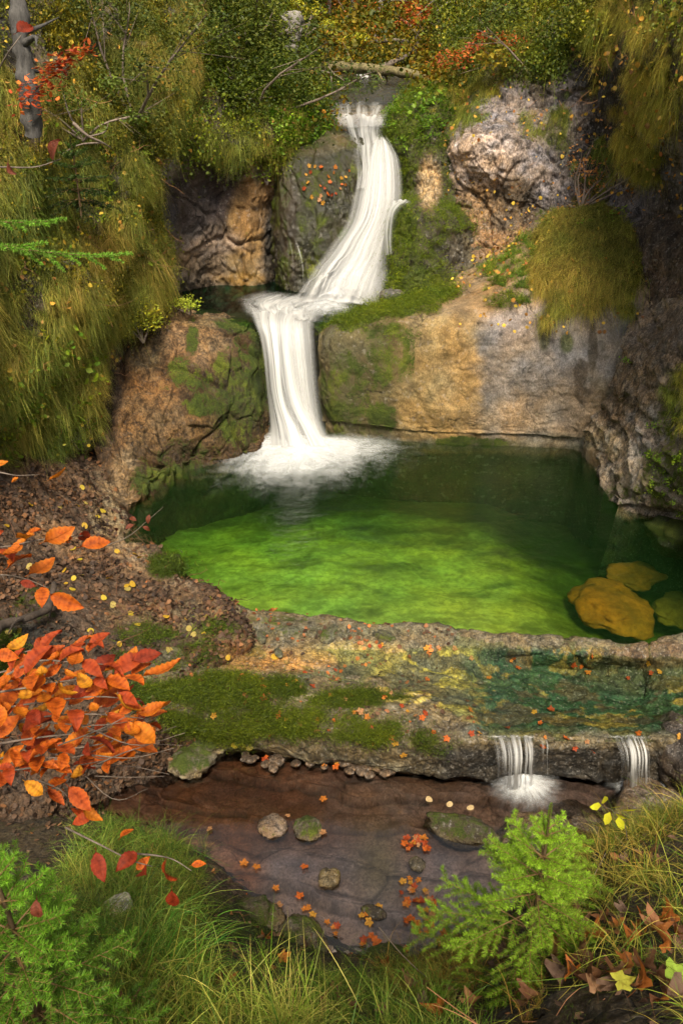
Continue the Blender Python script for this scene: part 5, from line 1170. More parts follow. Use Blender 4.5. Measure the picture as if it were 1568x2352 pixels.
OLV = [(.14, .14, .03), (.22, .18, .03), (.10, .12, .02)]; LGR = [(.12, .24, .015), (.22, .30, .025), (.30, .32, .03)]; RED = [(.36, .06, .02), (.45, .10, .02), (.30, .05, .02)]
shrub('yellow_shrub', 'small bush turning yellow on the brown outcrop left of the lower fall', 'shrub', 318, 728, 11.2, .75, .6, YEL, 1300, .05, 1)
shrub('leafy_sprig', 'thin light green sprig reaching over the dark upper basin', 'shrub', 432, 694, 12.3, .85, .24, [(.30, .40, .03), (.42, .44, .04)], 420, .05, 2, stems=4)
shrub('dark_bush', 'large dark green bush on the cliff above the upper basin', 'shrub', 575, 150, 15.3, 1.7, 1.5, DGR, 3400, .07, 3, stems=6, lobes=12)
shrub('dark_bush', 'dark green bush near the top of the left cliff', 'shrub', 285, 150, 12.0, 1.5, 1.2, DGR, 2600, .06, 4, stems=6, lobes=11)
shrub('dark_bush', 'dark green bush at the top edge above the left cliff', 'shrub', 560, 10, 16.5, 1.6, 1.2, DGR + [(.16, .16, .03)], 2200, .07, 41, stems=6, lobes=11)
shrub('yellow_shrub', 'bright yellow leafed bush behind the grey stump', 'shrub', 700, 28, 18.5, .9, .6, YEL, 900, .08, 5)
shrub('yellow_shrub', 'low yellow shrub behind the fallen log', 'shrub', 752, 118, 20.8, 1.6, .55, YEL, 1500, .08, 6)
shrub('red_shrub', 'red and orange leaved shrub on top of the right cliff', 'shrub', 1150, 92, 16.6, 1.4, .55, RED + ORA, 1500, .07, 7)
shrub('red_shrub', 'small reddish shrub below the larger red one on the right cliff', 'shrub', 1215, 118, 15.9, .7, .3, RED, 600, .06, 71)
shrub('orange_shrub', 'orange beech bush at the top of the slope behind the yellow shrub', 'shrub', 775, 18, 27, 1.9, 1.3, ORA, 1500, .12, 8)
shrub('orange_shrub', 'orange beech bush at the top of the slope above the log end', 'shrub', 1040, 22, 26, 1.9, 1.0, ORA, 1300, .12, 9)
shrub('green_plant', 'bright green leafy plant standing above the grass mat', 'shrub', 1395, 500, 12.6, .8, .35, LGR, 500, .07, 10)
shrub('green_plant', 'bright green seedling in the cliff crevice left of the basin', 'shrub', 612, 395, 15.1, .25, .22, LGR, 90, .07, 11)
shrub('green_plant', 'green leafy plant at the foot of the left cliff', 'shrub', 120, 960, 9.6, .45, .6, LGR, 350, .06, 12)
shrub('orange_bush', 'thin bush with sparse rusty leaves in front of the dark right cliff', 'shrub', 1350, 405, 13.3, 1.1, .8, [(.40, .14, .04), (.45, .20, .05), (.30, .12, .05)], 420, .06, 13, stems=9, lobes=9)
shrub('green_plant', 'round green shrub at the upper right beside the red shrub', 'shrub', 1270, 130, 15.2, 1.2, 1.1, [(.04, .07, .01), (.12, .15, .02)], 1700, .07, 14, lobes=10)
shrub('green_plant', 'leafy green shrub on the left cliff beside the grey trunk', 'shrub', 175, 250, 10.6, .9, .5, [(.06, .10, .015), (.15, .19, .02)], 1000, .055, 15)
# the wooded slope: bushes and slim trees one can tell apart
r = np.random.default_rng(5)
for i in range(40):
    px, py = r.uniform(640, 1330), r.uniform(-40, 125)
    if 690 < px < 1000 and py > 60: px = 1010 + (px - 690) * .9; py = py - 20
    Y = np.interp(py, [-60, 40, 95, 135], [31, 25, 22, 20]) * (1 if px < 1000 else 1 - (px - 1000) / 1500)
    pal = [[(.20, .17, .03), (.12, .11, .02)], [(.40, .30, .03), (.50, .34, .03)], DGR + OLV, ORA, OLV, [(.36, .30, .04), (.26, .25, .03)]][i % 6]
    w = r.uniform(1.0, 2.0)
    t = shrub('slope_bush', '', 'shrub', px, py, Y, w, w * .7, pal, 700, .11, 100 + i, stems=4)
    side = 'over the log' if px < 1000 else 'over the right cliff'
    t['label'] = ('dull olive' if i % 6 in (0, 4) else 'yellowish' if i % 6 in (1, 5) else 'dark green' if i % 6 == 2 else 'rusty orange') + [' small', ' broad', ' large'][int((w - 1) * 2.99)] + ' bush on the wooded slope ' + side
    t['label'] = t['label'].replace('on the wooded slope', ['far up' if py < 20 else 'midway up' if py < 75 else 'low'][0] + ' on the wooded slope') + (', left' if px < 780 else ', middle' if px < 900 else ', near the log end' if px < 1000 else ', near side' if px > 1150 else ', far side')
    t['group'] = 'bushes on the wooded slope'
for i, (px, y0, y1, Y, c) in enumerate([(742, 90, -120, 24, 0), (812, 80, -140, 27, 1), (868, 95, -130, 25, 0), (905, 60, -150, 28, 1), (985, 70, -120, 25, 0), (1048, 110, -100, 21, 1), (700, 60, -160, 24, 1), (1100, 60, -160, 21, 0)]):
    b = P(px, y0, Y); tp = P(px + r.uniform(-25, 25), y1, Y)
    t = thing('slim_tree', ['slim grey trunked tree with rusty leaves', 'slim grey trunked tree with olive leaves'][c] + ' on the slope, ' + ['left of the far cascade', 'right over the far cascade', 'over the log middle', 'farthest back', 'over the log end', 'by the right cliff', 'behind the grey stump', 'behind the red shrub'][i], 'tree', b)
    m = MB(); V, f = tube([[0, 0, -.3], (tp - b) * .5 + [.08, 0, 0], tp - b], .07, .02, 7, 12); m.add(V, f, (1, 1, 1))
    for k in range(7):
        q = (tp - b) * r.uniform(.35, .95); e = q + norm(r.normal(size=3) * [1, .7, .3]) * r.uniform(.5, 1.1); V, f = tube([q, (q + e) / 2 + [0, 0, .1], e], .018, .005, 4, 5); m.add(V, f, (1, 1, 1))
    obj('trunk', m.mesh('trunk', M_greybark), t)
    me, _ = crown_mesh('crown', 1.8, 1.4, 1.7, 700, .11, [ORA, OLV + YEL][c], 300 + i, 10); o = obj('crown', me, t); o.location = Vector((tp - b) * .82)

def log(name, label, pts, r0, r1, mat, cat='log', stubs=5, seed=0, rough=.15, k=12):
    pts = np.array(pts); b = pts[0]; t = thing(name, label, cat, b)
    V, f = tube(pts - b, r0, r1, k, 60); V = V + norm(V - np.repeat(catmull(pts - b, 60), k, 0)) * (fbm((V + b) * [6, 6, 6], 3, seed) * r0 * rough * 2)[:, None]
    m = MB(); m.add(V, f, (1, 1, 1))
    i = np.arange(k); 
    obj('trunk', m.mesh('trunk', mat), t); rr = np.random.default_rng(seed)
    for j in range(stubs):
        q = catmull(pts - b, 60)[rr.integers(8, 56)]; e = q + norm(rr.normal(size=3)) * rr.uniform(.25, .6); V, f = tube([q, (q + e) / 2 + rr.normal(size=3) * .05, e], r1 * .5 + .008, .004, 5, 6); m2 = MB(); m2.add(V, f, (1, 1, 1)); obj('branch_stub', m2.mesh('branch_stub', mat), t)
    return t
M_darkbark = bark_mat('wet_bark', (.02, .014, .01), (.08, .055, .04))
M_deadbark = bark_mat('dead_bark', (.025, .022, .02), (.11, .10, .09))
M_log = bark_mat('mossy_bark', (.06, .045, .02), (.26, .21, .09))
log('fallen_log', 'long mossy log fallen across the stream above the falls', [P(655, 152, 20.5), P(760, 154, 20), P(870, 160, 19.3), P(950, 172, 18.7), P(1005, 192, 18)], .12, .075, M_log, seed=1)
log('dead_branch', 'bare brown branch rising from behind the fallen log', [P(868, 158, 20.6), P(910, 140, 20.8), P(945, 122, 21), P(962, 100, 21)], .07, .02, M_bark, 'branch', 4, 2)
log('dead_branch', 'thin crooked branch lying above the log end', [P(850, 98, 22), P(900, 92, 22), P(940, 96, 21.6), P(985, 104, 21)], .05, .015, M_bark, 'branch', 5, 3)
log('dead_branch', 'thin dead branch slanting behind the yellow shrub', [P(815, 118, 22), P(850, 100, 22.5), P(872, 60, 23)], .035, .01, M_bark, 'branch', 3, 4)
log('dead_branch', 'tangled pale branch left of the islet above the cascade', [P(705, 215, 17.9), P(698, 180, 18.2), P(712, 160, 18.4), P(760, 168, 18.6), P(790, 185, 18.6)], .03, .008, M_twig, 'branch', 6, 5)
log('grey_trunk', 'dead grey trunk standing against the left cliff', [P(78, 310, 9.6), P(66, 200, 9.5), P(50, 100, 9.5), P(38, -10, 9.6), P(30, -120, 9.7)], .10, .07, M_deadbark, 'tree', 4, 6, .3)
log('rock_stump', 'pale knotted stump on the cliff beside the yellow leafed bush', [P(672, 112, 17.5), P(678, 85, 17.4), P(668, 60, 17.4), P(676, 40, 17.5)], .14, .20, M_greybark, 'stump', 2, 7, .6)
log('cliff_stick', 'thin bent stick lying in the grass of the left cliff', [P(168, 282, 10.2), P(200, 310, 10.2), P(232, 326, 10.3), P(254, 338, 10.5)], .02, .008, M_twig, 'branch', 2, 8)
log('cliff_root', 'dark leaning root on the shaded part of the left bank', [P(-30, 1500, 5.4), P(0, 1440, 5.9), P(60, 1420, 6.1), P(110, 1395, 6.4), P(125, 1340, 6.7)], .05, .03, M_darkbark, 'root', 2, 9)

# ------------------------------------------------------------------ stones
def stone(label, px, py, z, w, col, moss=0.0, seed=0, flat_=.6, group=None, asp=1.0, name='stone', sq=0.0, Yv=None, wet=.4, cat='stone', mat=None, lump=1.0):
    c = Z(px, py, z) if Yv is None else P(px, py, Yv)
    n1, n2 = (30, 46) if w > .2 else (12, 18); th = np.linspace(0, np.pi, n1)[:, None]; ph = np.linspace(0, 2 * np.pi, n2, endpoint=False)[None]
    U = np.stack([np.sin(th) * np.cos(ph), np.sin(th) * np.sin(ph), np.cos(th) + 0 * ph], -1)
    if sq: U = U / (np.abs(U) ** 4).sum(-1, keepdims=True) ** (.25 * sq)
    wf = worley(U * 1.4 + seed * 1.7, seed); G = U * (1 + .30 * lump * fbm(U * 1.3 + seed * 3.1, 3, seed)[..., None] + .12 * fbm(U * 4 + seed, 4, seed + 1, .65)[..., None] - .16 * (wf[0][..., None] - .5)); G = G * np.array([w / 2, w / 2 * asp, w / 2 * flat_])
    i = np.arange(n1 * n2).reshape(n1, n2); f = np.stack([i[:-1], i[1:], np.roll(i, -1, 1)[1:], np.roll(i, -1, 1)[:-1]], -1).reshape(-1, 4)
    mo = np.clip(moss * sstep(-.3, .8, U[..., 2]) + .1 * moss, 0, 1)
    me = mesh(name, G, [f], mat or M_rockfine, np.broadcast_to(np.array(col), G.shape).copy(), None, {'moss': mo, 'wet': np.full(mo.shape, wet)})
    o = obj(name, me, None, label, cat, group); o.location = Vector(c); o.rotation_euler = (0, 0, seed * 1.3); return o
sz = -.66
stone('mossy boulder on the edge of the lower stream below the orange beech leaves', 475, 1700, -.60, .42, (.20, .16, .10), .95, 1, .6)
stone('mossy boulder in the lower stream nearer than its neighbour by the ledge', 440, 1748, -.62, .40, (.20, .16, .10), .8, 2, .6)
stone('grey stone half hidden behind the beech twigs', 355, 1705, -.58, .30, (.20, .19, .17), .4, 3, .6)
stone('round brown stone in the shallow stream beside the mossy one', 625, 1898, sz, .24, (.16, .11, .075), .3, 4, .5)
stone('round mossy stone with a yellow leaf in the shallow stream', 706, 1905, sz, .25, (.13, .10, .06), .7, 5, .55)
stone('square brown stone standing alone in the glassy shallows', 756, 2018, sz, .17, (.14, .10, .05), .35, 6, .6, sq=.8)
stone('dark wet rock across the stream behind the spruce tip', 1060, 1906, sz - .02, .62, (.09, .07, .04), .62, 7, .35, asp=.5)
stone('brown boulder washed by the foam at the right edge', 1505, 1895, -.72, .95, (.14, .10, .07), .3, 8, .55, asp=.8, wet=.8)
stone('low wet boulder left of the foam-washed one', 1330, 1905, -.76, .65, (.12, .085, .055), .25, 9, .35, asp=.8, wet=.8)
stone('brown wet rock under the left small fall foam', 1240, 1935, -.72, .80, (.12, .085, .055), .25, 10, .35, asp=.7, wet=.8)
stone('dark stone at the right end of the shelf', 1560, 1740, -.35, .85, (.06, .045, .035), .4, 11, .8, asp=.5, wet=.6)
stone('small dark stone among the floating leaves left of the spruce', 958, 1985, sz, .14, (.09, .07, .045), .4, 12, .6)
stone('dark twiggy clod in the glassy shallows under orange leaves', 860, 2095, sz, .12, (.06, .045, .03), .4, 13, .7, asp=1.6)
stone('mossy stone at the stream edge below the twiggy clod', 890, 2222, -.60, .34, (.08, .07, .035), .95, 14, .6)
stone('mossy rock slab with a white pebble behind it', 560, 2130, -.55, .60, (.13, .10, .06), .62, 15, .45, asp=.7)
stone('mossy rock slab at the stream edge with orange leaves on it', 700, 2165, -.56, .46, (.13, .10, .06), .62, 16, .45, asp=.7)
stone('white pebble at the edge of the glassy shallows', 664, 2118, -.62, .06, (.55, .52, .48), 0, 17, .8)
stone('pale pebble below the white one on the stream edge', 650, 2180, -.56, .05, (.45, .42, .38), 0, 18, .7)
stone('pale flat stone showing through the near grass at left', 272, 2080, 0, .16, (.42, .36, .28), .1, 19, .4, Yv=2.9)
stone('pale block above the grass mat, wet streak behind', 900, 678, 0, .40, (.10, .09, .08), 0, 20, .5, Yv=13.3, wet=.9)
stone('mossy round stone at the right edge of the pool', 1560, 1232, -.12, .75, (.05, .05, .025), 1.15, 21, .6)
for a_ in (('large orange-brown boulder lying under the green water', 1405, 1392, -.70, 1.15, (.40, .13, .02), 0, 23, .22), ('orange rock lobe under the water behind the large sunken boulder', 1452, 1322, -.74, .75, (.28, .10, .02), 0, 27, .2), ('brown sunken rock in the pool corner by the frame edge', 1552, 1400, -.74, .7, (.22, .12, .03), 0, 25, .25)):
    stone(*a_, asp=.8, wet=.2, name='sunken_boulder', cat='boulder', mat=M_bed, lump=1.3)
stone('long mossy stone on the left pool edge', 388, 1302, .03, .42, (.10, .08, .04), .95, 25, .5, asp=.6)
for i, (px, py, w) in enumerate([(600, 1462, .2), (660, 1452, .3), (760, 1455, .34), (880, 1462, .3), (540, 1440, .2), (640, 1500, .16), (700, 1555, .16)]):
    stone('flat mossy stone on the pool rim, ' + ['second from left', 'third from left', 'middle', 'rightmost', 'leftmost', 'in the brown puddle', 'below the brown puddle'][i], px, py, .0, w, (.11, .10, .06), .55, 40 + i, .4, 'flat stones on the pool rim', asp=.5)
for i in range(26):
    px, py = r.uniform(560, 900), 0; py = 1735 + (px - 560) * .10 + r.uniform(-8, 22)
    stone(['flat', 'squat', 'rounded'][i % 3] + ' small brown stone along the foot of the mossy ledge, ' + ('left end' if px < 640 else 'left of the middle' if px < 730 else 'right of the middle' if px < 820 else 'right end'), px, py, -.66, r.uniform(.06, .16), np.array((.10, .065, .04)) * r.uniform(.6, 1.3), .1, 60 + i, .5, 'small stones along the foot of the mossy ledge', asp=r.uniform(.6, 1))
for i in range(22):
    px, py = r.uniform(590, 800), r.uniform(2140, 2230); py = max(py, 2150 + (px - 590) * .1)
    stone('small pale pebble in the gravel at the stream edge, ' + ('left end' if px < 640 else 'middle' if px < 720 else 'right end') + (' by the water' if py < 2180 else ' by the grass'), px, py, -.5, r.uniform(.025, .06), np.array((.34, .27, .22)) * r.uniform(.5, 1.5), 0, 90 + i, .7, 'pebbles at the stream edge', name='pebble', cat='pebble')

# ================================================================== LEAVES one can tell apart
def beech_mesh(i):
    m = MB(); nx, ny = 15, 2; t_ = np.linspace(0, 1, nx); wv = np.sin(np.pi * t_ ** .85) ** .9 * .255 * (1 + .06 * ((np.arange(nx) % 2) * 2 - 1)); wv[0] = wv[-1] = 0.0
    bend = [.10, -.10, .22, -.2, .05][i % 5]; x = t_; z = bend * np.sin(np.pi * t_) + [.0, .1, -.1][i % 3] * t_ ** 2
    wave = .03 * (np.arange(nx) % 2)
    mid = np.stack([x, 0 * x, z], -1); l1 = np.stack([x + .03, wv * .55, z + .05 + wave * .5], -1); l2 = np.stack([x + .05, wv, z + .07 + wave], -1); r1 = l1 * [1, -1, 1]; r2 = l2 * [1, -1, 1]
    V = np.stack([l2, l1, mid, r1, r2], 1).reshape(-1, 3); pal = [(.62, .13, .012), (.70, .22, .015), (.42, .06, .012), (.72, .32, .02), (.50, .09, .015), (.30, .04, .012), (.62, .15, .012), (.22, .06, .03)][i]
    c = np.tile(np.array(pal), (nx, 5, 1)); c[:, 2] *= .75; c[:, [0, 4]] *= [.85, .75, .8] if i % 2 else [1.0, 1.25, 1.0]
    c[1::2, :] *= [.80, .72, .7]
    m.add(V, [grid_faces(nx, 5)], c.reshape(-1, 3)); V, f = tube([[-.12, 0, -.01], [0, 0, 0], [.5, 0, z[7] + .005], [.98, 0, z[-1]]], .012, .004, 4, 6); m.add(V, f, np.array(pal) * .6)
    return m.mesh('beech_leaf', M_leafmat)
BEECH = [beech_mesh(i) for i in range(8)]
def maple_mesh(pal, curl, seed):
    rr = np.random.default_rng(seed); m = MB(); ang, rad = [], []
    for a, R in ((-152, .40), (-122, .66), (-98, .52), (-72, .80), (-58, .86), (-40, .55), (-20, .74), (0, 1.0), (20, .74), (40, .55), (58, .86), (72, .80), (98, .52), (122, .66), (152, .40), (180, .14)):
        ang.append(math.radians(a)); rad.append(R * rr.uniform(.9, 1.08))
    ang, rad = np.array(ang), np.array(rad); rings = []
    for k in (.0, .45, .8, 1.0):
        x = rad * k * np.cos(ang); y = rad * k * np.sin(ang); rr2 = np.sqrt(x ** 2 + y ** 2)
        z = curl * (rr2 ** 2) * (.5 + .8 * np.sin(ang * 2 + seed)) + .05 * np.sin(ang * 7 + seed) * k
        rings.append(np.stack([x, y, z], -1))
    G = np.array(rings) * .5; n_ = len(ang); i = np.arange(4 * n_).reshape(4, n_); j = np.roll(i, -1, 1)
    f = np.stack([i[:-1], i[1:], j[1:], j[:-1]], -1).reshape(-1, 4)
    c = np.array(pal) * np.array([.7, .9, 1.0, .9])[:, None, None] * rr.uniform(.85, 1.15, (1, n_, 1)); c = np.broadcast_to(c, G.shape)
    m.add(G, [f], c.reshape(-1, 3)); V, ff = tube([[0, 0, .01], [-.3, .03, .03], [-.55, .1, .06]], .012, .008, 4, 5); m.add(V, ff, np.array(pal) * .5)
    return m.mesh('maple_leaf', M_leafmat)
HUE = {}
MAP_O = [maple_mesh(p, c, i) for i, (p, c) in enumerate([((.58, .13, .02), .2), ((.60, .20, .03), .1), ((.42, .07, .02), .4), ((.50, .24, .10), .15), ((.62, .30, .04), .2)])]
MAP_B = [maple_mesh(p, c, i + 9) for i, (p, c) in enumerate([((.28, .12, .05), .9), ((.34, .12, .03), 1.3), ((.18, .08, .04), 1.5), ((.30, .16, .08), 1.1), ((.17, .10, .065), 1.7), ((.42, .13, .025), .8)])]
for m_, h_ in zip(MAP_O + MAP_B, ['orange ', 'light orange ', 'red ', 'pinkish ', 'golden ', 'tan ', 'rust ', 'dark brown ', 'pale brown ', 'grey brown ', 'bright rust ']): HUE[m_.name] = h_
def yl(c, s_):
    m = MB(); k = 10; a = np.arange(k) / k * 2 * np.pi; V = np.stack([np.cos(a) * .5 * (1 + .12 * np.cos(a)), np.sin(a) * .42, .05 * np.cos(2 * a)], -1); V = np.concatenate([[[0, 0, 0]], V])
    f = np.stack([np.zeros(k, int), 1 + np.arange(k), 1 + (np.arange(k) + 1) % k], -1); m.add(V, [f], c); return m.mesh('round_leaf', M_leafmat)
ROUND = [yl((.55, .40, .04), 1), yl((.45, .34, .09), 2), yl((.55, .33, .03), 3)]
class Finder:
    def __init__(s, surfs):
        s.p = np.concatenate([q.G.reshape(-1, 3) for q in surfs]); s.n = np.concatenate([q.N.reshape(-1, 3) for q in surfs]); s.x = np.concatenate([q.px.ravel() for q in surfs]); s.y = np.concatenate([q.py.ravel() for q in surfs])
    def __call__(s, px, py):
        d = (s.x - px) ** 2 + (s.y - py) ** 2; k = np.argsort(d)[:6]; dist = s.p[k, 1] + d[k] * .002; j = k[np.argmin(dist)]; return s.p[j], s.n[j]
fd = Finder([K_, F_, N_, D_, Y_, W_])
def drop_leaf(me, pos, N, size, name, label, group, bend=.25, lift=.008):
    o = obj(name, me, None, label, 'leaf', group); q = Vector(norm(np.array(N) + rng.normal(0, bend, 3))).to_track_quat('Z', 'Y') @ Matrix.Rotation(random.uniform(0, 6.28), 3, 'Z').to_quaternion()
    o.location = Vector(np.array(pos) + np.array(N) * lift); o.rotation_euler = q.to_euler(); o.scale = (size,) * 3; return o
def where(px, py, xs, ys):
    w_ = [t_ for lim, t_ in xs if px < lim][0]; v_ = [t_ for lim, t_ in ys if py < lim][0]; return (w_ + ' ' + v_).strip()
def many(pts, meshes, sizes, name, label, group, water=None, bend=.25, lift=.008, xs=None, ys=((9999, ''),)):
    for k, (px, py) in enumerate(pts):
        if water is not None: pos, N = Z(px, py, water), UP
        else: pos, N = fd(px, py)
        me_ = meshes[rng.integers(len(meshes))]; sz_ = rng.uniform(*sizes); lab = label
        if xs: lab = ('large ' if sz_ > sizes[0] * .3 + sizes[1] * .7 else 'small ' if sz_ < sizes[0] * .7 + sizes[1] * .3 else '') + HUE.get(me_.name, '') + label + ', ' + where(px, py, xs, ys)
        drop_leaf(me_, pos, N, sz_, name, lab, group, bend if water is None else .12, lift if water is None else .008)
def rp(n, poly):
    xs, ys = [p[0] for p in poly], [p[1] for p in poly]; out = []
    while len(out) < n:
        a, b = rng.uniform(min(xs), max(xs)), rng.uniform(min(ys), max(ys))
        if inpoly(np.array([a]), np.array([b]), poly)[0]: out.append((a, b))
    return out
pts = [(137, 1165), (17, 1210), (180, 1163), (205, 1115), (193, 1205), (172, 1262), (165, 1352), (95, 1380), (188, 1120), (172, 1330), (295, 1345), (300, 1410), (275, 1480), (310, 1275), (320, 1282), (382, 1420), (425, 1425), (447, 1455), (435, 1446), (470, 1458), (387, 1495), (420, 1505), (330, 1500), (210, 1450), (240, 1375), (150, 1310), (120, 1240), (70, 1160), (45, 1120), (250, 1330), (260, 1390)] + rp(12, [(30, 1080), (200, 1100), (290, 1260), (420, 1400), (300, 1450), (60, 1300)])
many(pts, ROUND, (.055, .085), 'yellow_leaf', 'yellow leaf on the left bank', 'yellow leaves scattered on the left bank', lift=.02, xs=((120, 'far left'), (220, 'left of centre'), (330, 'toward the pool'), (9999, 'low by the pool rim')), ys=((1200, 'under the cliff foot'), (1300, 'by the bare rock slope'), (1400, 'above the beech spray'), (9999, 'near the mossy ledge')))
many([(40, 1448), (20, 1452), (630, 1512), (560, 1708), (575, 1712), (568, 1722), (540, 1708), (520, 1512), (530, 1862), (460, 1925), (385, 1945)], ROUND, (.06, .09), 'yellow_leaf', 'round yellow leaf', 'yellow leaves about the mossy ledge', lift=.03, xs=((100, 'at the left edge behind the beech spray'), (500, 'beside the beech twigs'), (550, 'by the mossy ledge'), (600, 'below the mossy ledge'), (999, 'in the brown puddle')), ys=((1600, ''), (1800, 'on the stones'), (1900, 'on the slabs'), (9999, 'above the near grass')))
many([(985, 1838), (1032, 1848), (1080, 1856)], [yl((.70, .50, .25), 5)], (.065, .075), 'pale_leaf', 'pale oval leaf floating in the row of three on the brown shallows', 'row of three pale floating leaves', water=-.655)
pts = [(830, 1478), (850, 1482), (870, 1485), (880, 1480), (980, 1487), (1010, 1490), (1040, 1488), (700, 1550), (715, 1545), (770, 1540), (785, 1545), (600, 1578), (690, 1580), (760, 1600), (805, 1600), (850, 1672), (975, 1640), (965, 1650), (955, 1645), (1080, 1688), (1095, 1684), (1180, 1510), (1330, 1530), (1345, 1545), (1440, 1560), (1490, 1520), (1510, 1545), (1245, 1710), (1250, 1695), (1300, 1700), (1320, 1715), (1345, 1700), (1360, 1720), (1240, 1665), (1560, 1690), (910, 1700), (925, 1730), (820, 1640), (660, 1650), (490, 1640)] + rp(26, [(560, 1550), (900, 1590), (1060, 1700), (880, 1740), (620, 1650)]) + rp(16, [(820, 1480), (1500, 1500), (1540, 1700), (1100, 1690), (860, 1600)])
many(pts, MAP_O, (.05, .10), 'orange_leaf', 'leaf on the shelf', 'orange leaves strewn over the rock shelf', lift=.025, xs=((660, 'mossy left end'), (830, 'left of the algae'), (1000, 'on the algae'), (1200, 'over the left fall'), (1400, 'between the falls'), (9999, 'by the right fall')), ys=((1500, 'at the pool rim'), (1590, 'in the shallow film'), (1670, 'on the front half'), (9999, 'on the very brink')))
raft = rp(16, [(915, 1915), (1000, 1930), (985, 1965), (940, 1960)]) + rp(34, [(925, 2010), (970, 2020), (1000, 2080), (980, 2150), (935, 2130), (920, 2060)]) + rp(8, [(1010, 2130), (1040, 2160), (1030, 2190), (1005, 2170)])
many(raft, MAP_O, (.06, .11), 'floating_leaf', 'leaf in the raft by the spruce', 'leaf raft left of the spruce', water=-.652, xs=((950, 'outer side'), (9999, 'spruce side')), ys=((1975, 'far bunch'), (2060, 'main bunch top'), (2115, 'main bunch middle'), (9999, 'near end')))
pts = [(790, 1745), (775, 1755), (800, 1750), (700, 1742), (648, 1730), (610, 1745), (740, 1835), (660, 1875), (740, 1912), (700, 1990), (590, 1990), (480, 1905), (540, 2045), (560, 2060), (632, 2042), (700, 2090), (720, 2100), (710, 2085), (830, 2105), (855, 2150), (838, 2160), (860, 2165), (870, 2085), (838, 2100), (935, 2180), (750, 2120), (690, 2060), (925, 2200), (800, 2195), (560, 1985), (610, 1740), (770, 1760), (680, 1755), (745, 1760)] + rp(8, [(600, 2080), (880, 2080), (880, 2190), (700, 2180)])
many(pts, MAP_O, (.06, .11), 'floating_leaf', 'leaf adrift on the stream', 'orange leaves drifting on the lower stream', water=-.652, xs=((620, 'at the left'), (720, 'left of the square stone'), (800, 'around the square stone'), (9999, 'near the twiggy clod')), ys=((1800, 'along the ledge foot'), (1960, 'over the slabs'), (2080, 'in the glassy part'), (9999, 'by the near bank')))
many(rp(26, [(690, 380), (800, 380), (800, 440), (760, 480), (700, 450)]), MAP_O, (.07, .12), 'orange_leaf', 'leaf stuck to the wet rock dome', 'orange leaves stuck to the wet rock dome', lift=.03, xs=((720, 'left part'), (760, 'middle'), (9999, 'next to the fall')), ys=((400, 'near its top'), (435, 'upper half'), (9999, 'lower down')))
pts = [(505, 2250), (370, 2285), (590, 2100), (600, 2160), (520, 2190), (690, 2150), (700, 2180), (650, 2210), (720, 2170), (520, 2270), (480, 2300), (430, 2180)]
many(pts, MAP_O + MAP_B, (.08, .12), 'bank_leaf', 'orange brown leaf on the mossy edge of the near bank left of centre', 'leaves on the mossy edge of the near bank', lift=.03)
pts = rp(46, [(1330, 2110), (1560, 2130), (1600, 2350), (1340, 2330), (1280, 2200)]) + [(1485, 1980), (1500, 1985), (1450, 2000), (1520, 2010), (1330, 2115), (1345, 2120)]
many(pts, MAP_B, (.07, .13), 'brown_leaf', 'curled leaf right of the spruce', 'curled brown leaves right of the spruce', bend=.75, lift=.05, xs=((1360, 'near its branches'), (1460, 'mid way'), (9999, 'by the right edge')), ys=((2060, 'on the upper grass'), (2170, 'high in the heap'), (2260, 'in mid heap'), (9999, 'at the bottom')))
pts = [(950, 2290), (880, 2230), (760, 2300), (790, 2310), (775, 2330), (830, 2340), (930, 2330), (1000, 2280), (1030, 2350), (980, 2345), (1225, 2330), (1100, 2330), (740, 2340), (900, 2345), (290, 2345), (500, 2280)]
many(pts, MAP_B, (.08, .13), 'brown_leaf', 'curled leaf along the bottom', 'curled brown leaves along the bottom', bend=.5, lift=.05, xs=((600, 'left of the tall tussock'), (860, 'beside the tall tussock'), (1010, 'between tussock and spruce'), (9999, 'under the spruce')))
drop_leaf(maple_mesh((.35, .50, .05), .1, 77), *fd(1555, 2300), .13, 'green_maple_leaf', 'yellow green maple leaf at the lower right corner', None, .2, .08)
drop_leaf(maple_mesh((.45, .42, .05), .2, 78), *fd(1425, 2320), .10, 'yellow_maple_leaf', 'yellow maple leaf in the grass left of the green one', None, .2, .08)
drop_leaf(BEECH[7], P(1380, 1990, 2.8), UP, .11, 'pale_curled_leaf', 'pale grey curled leaf caught on a stem right of the spruce tip', None, .6, 0)

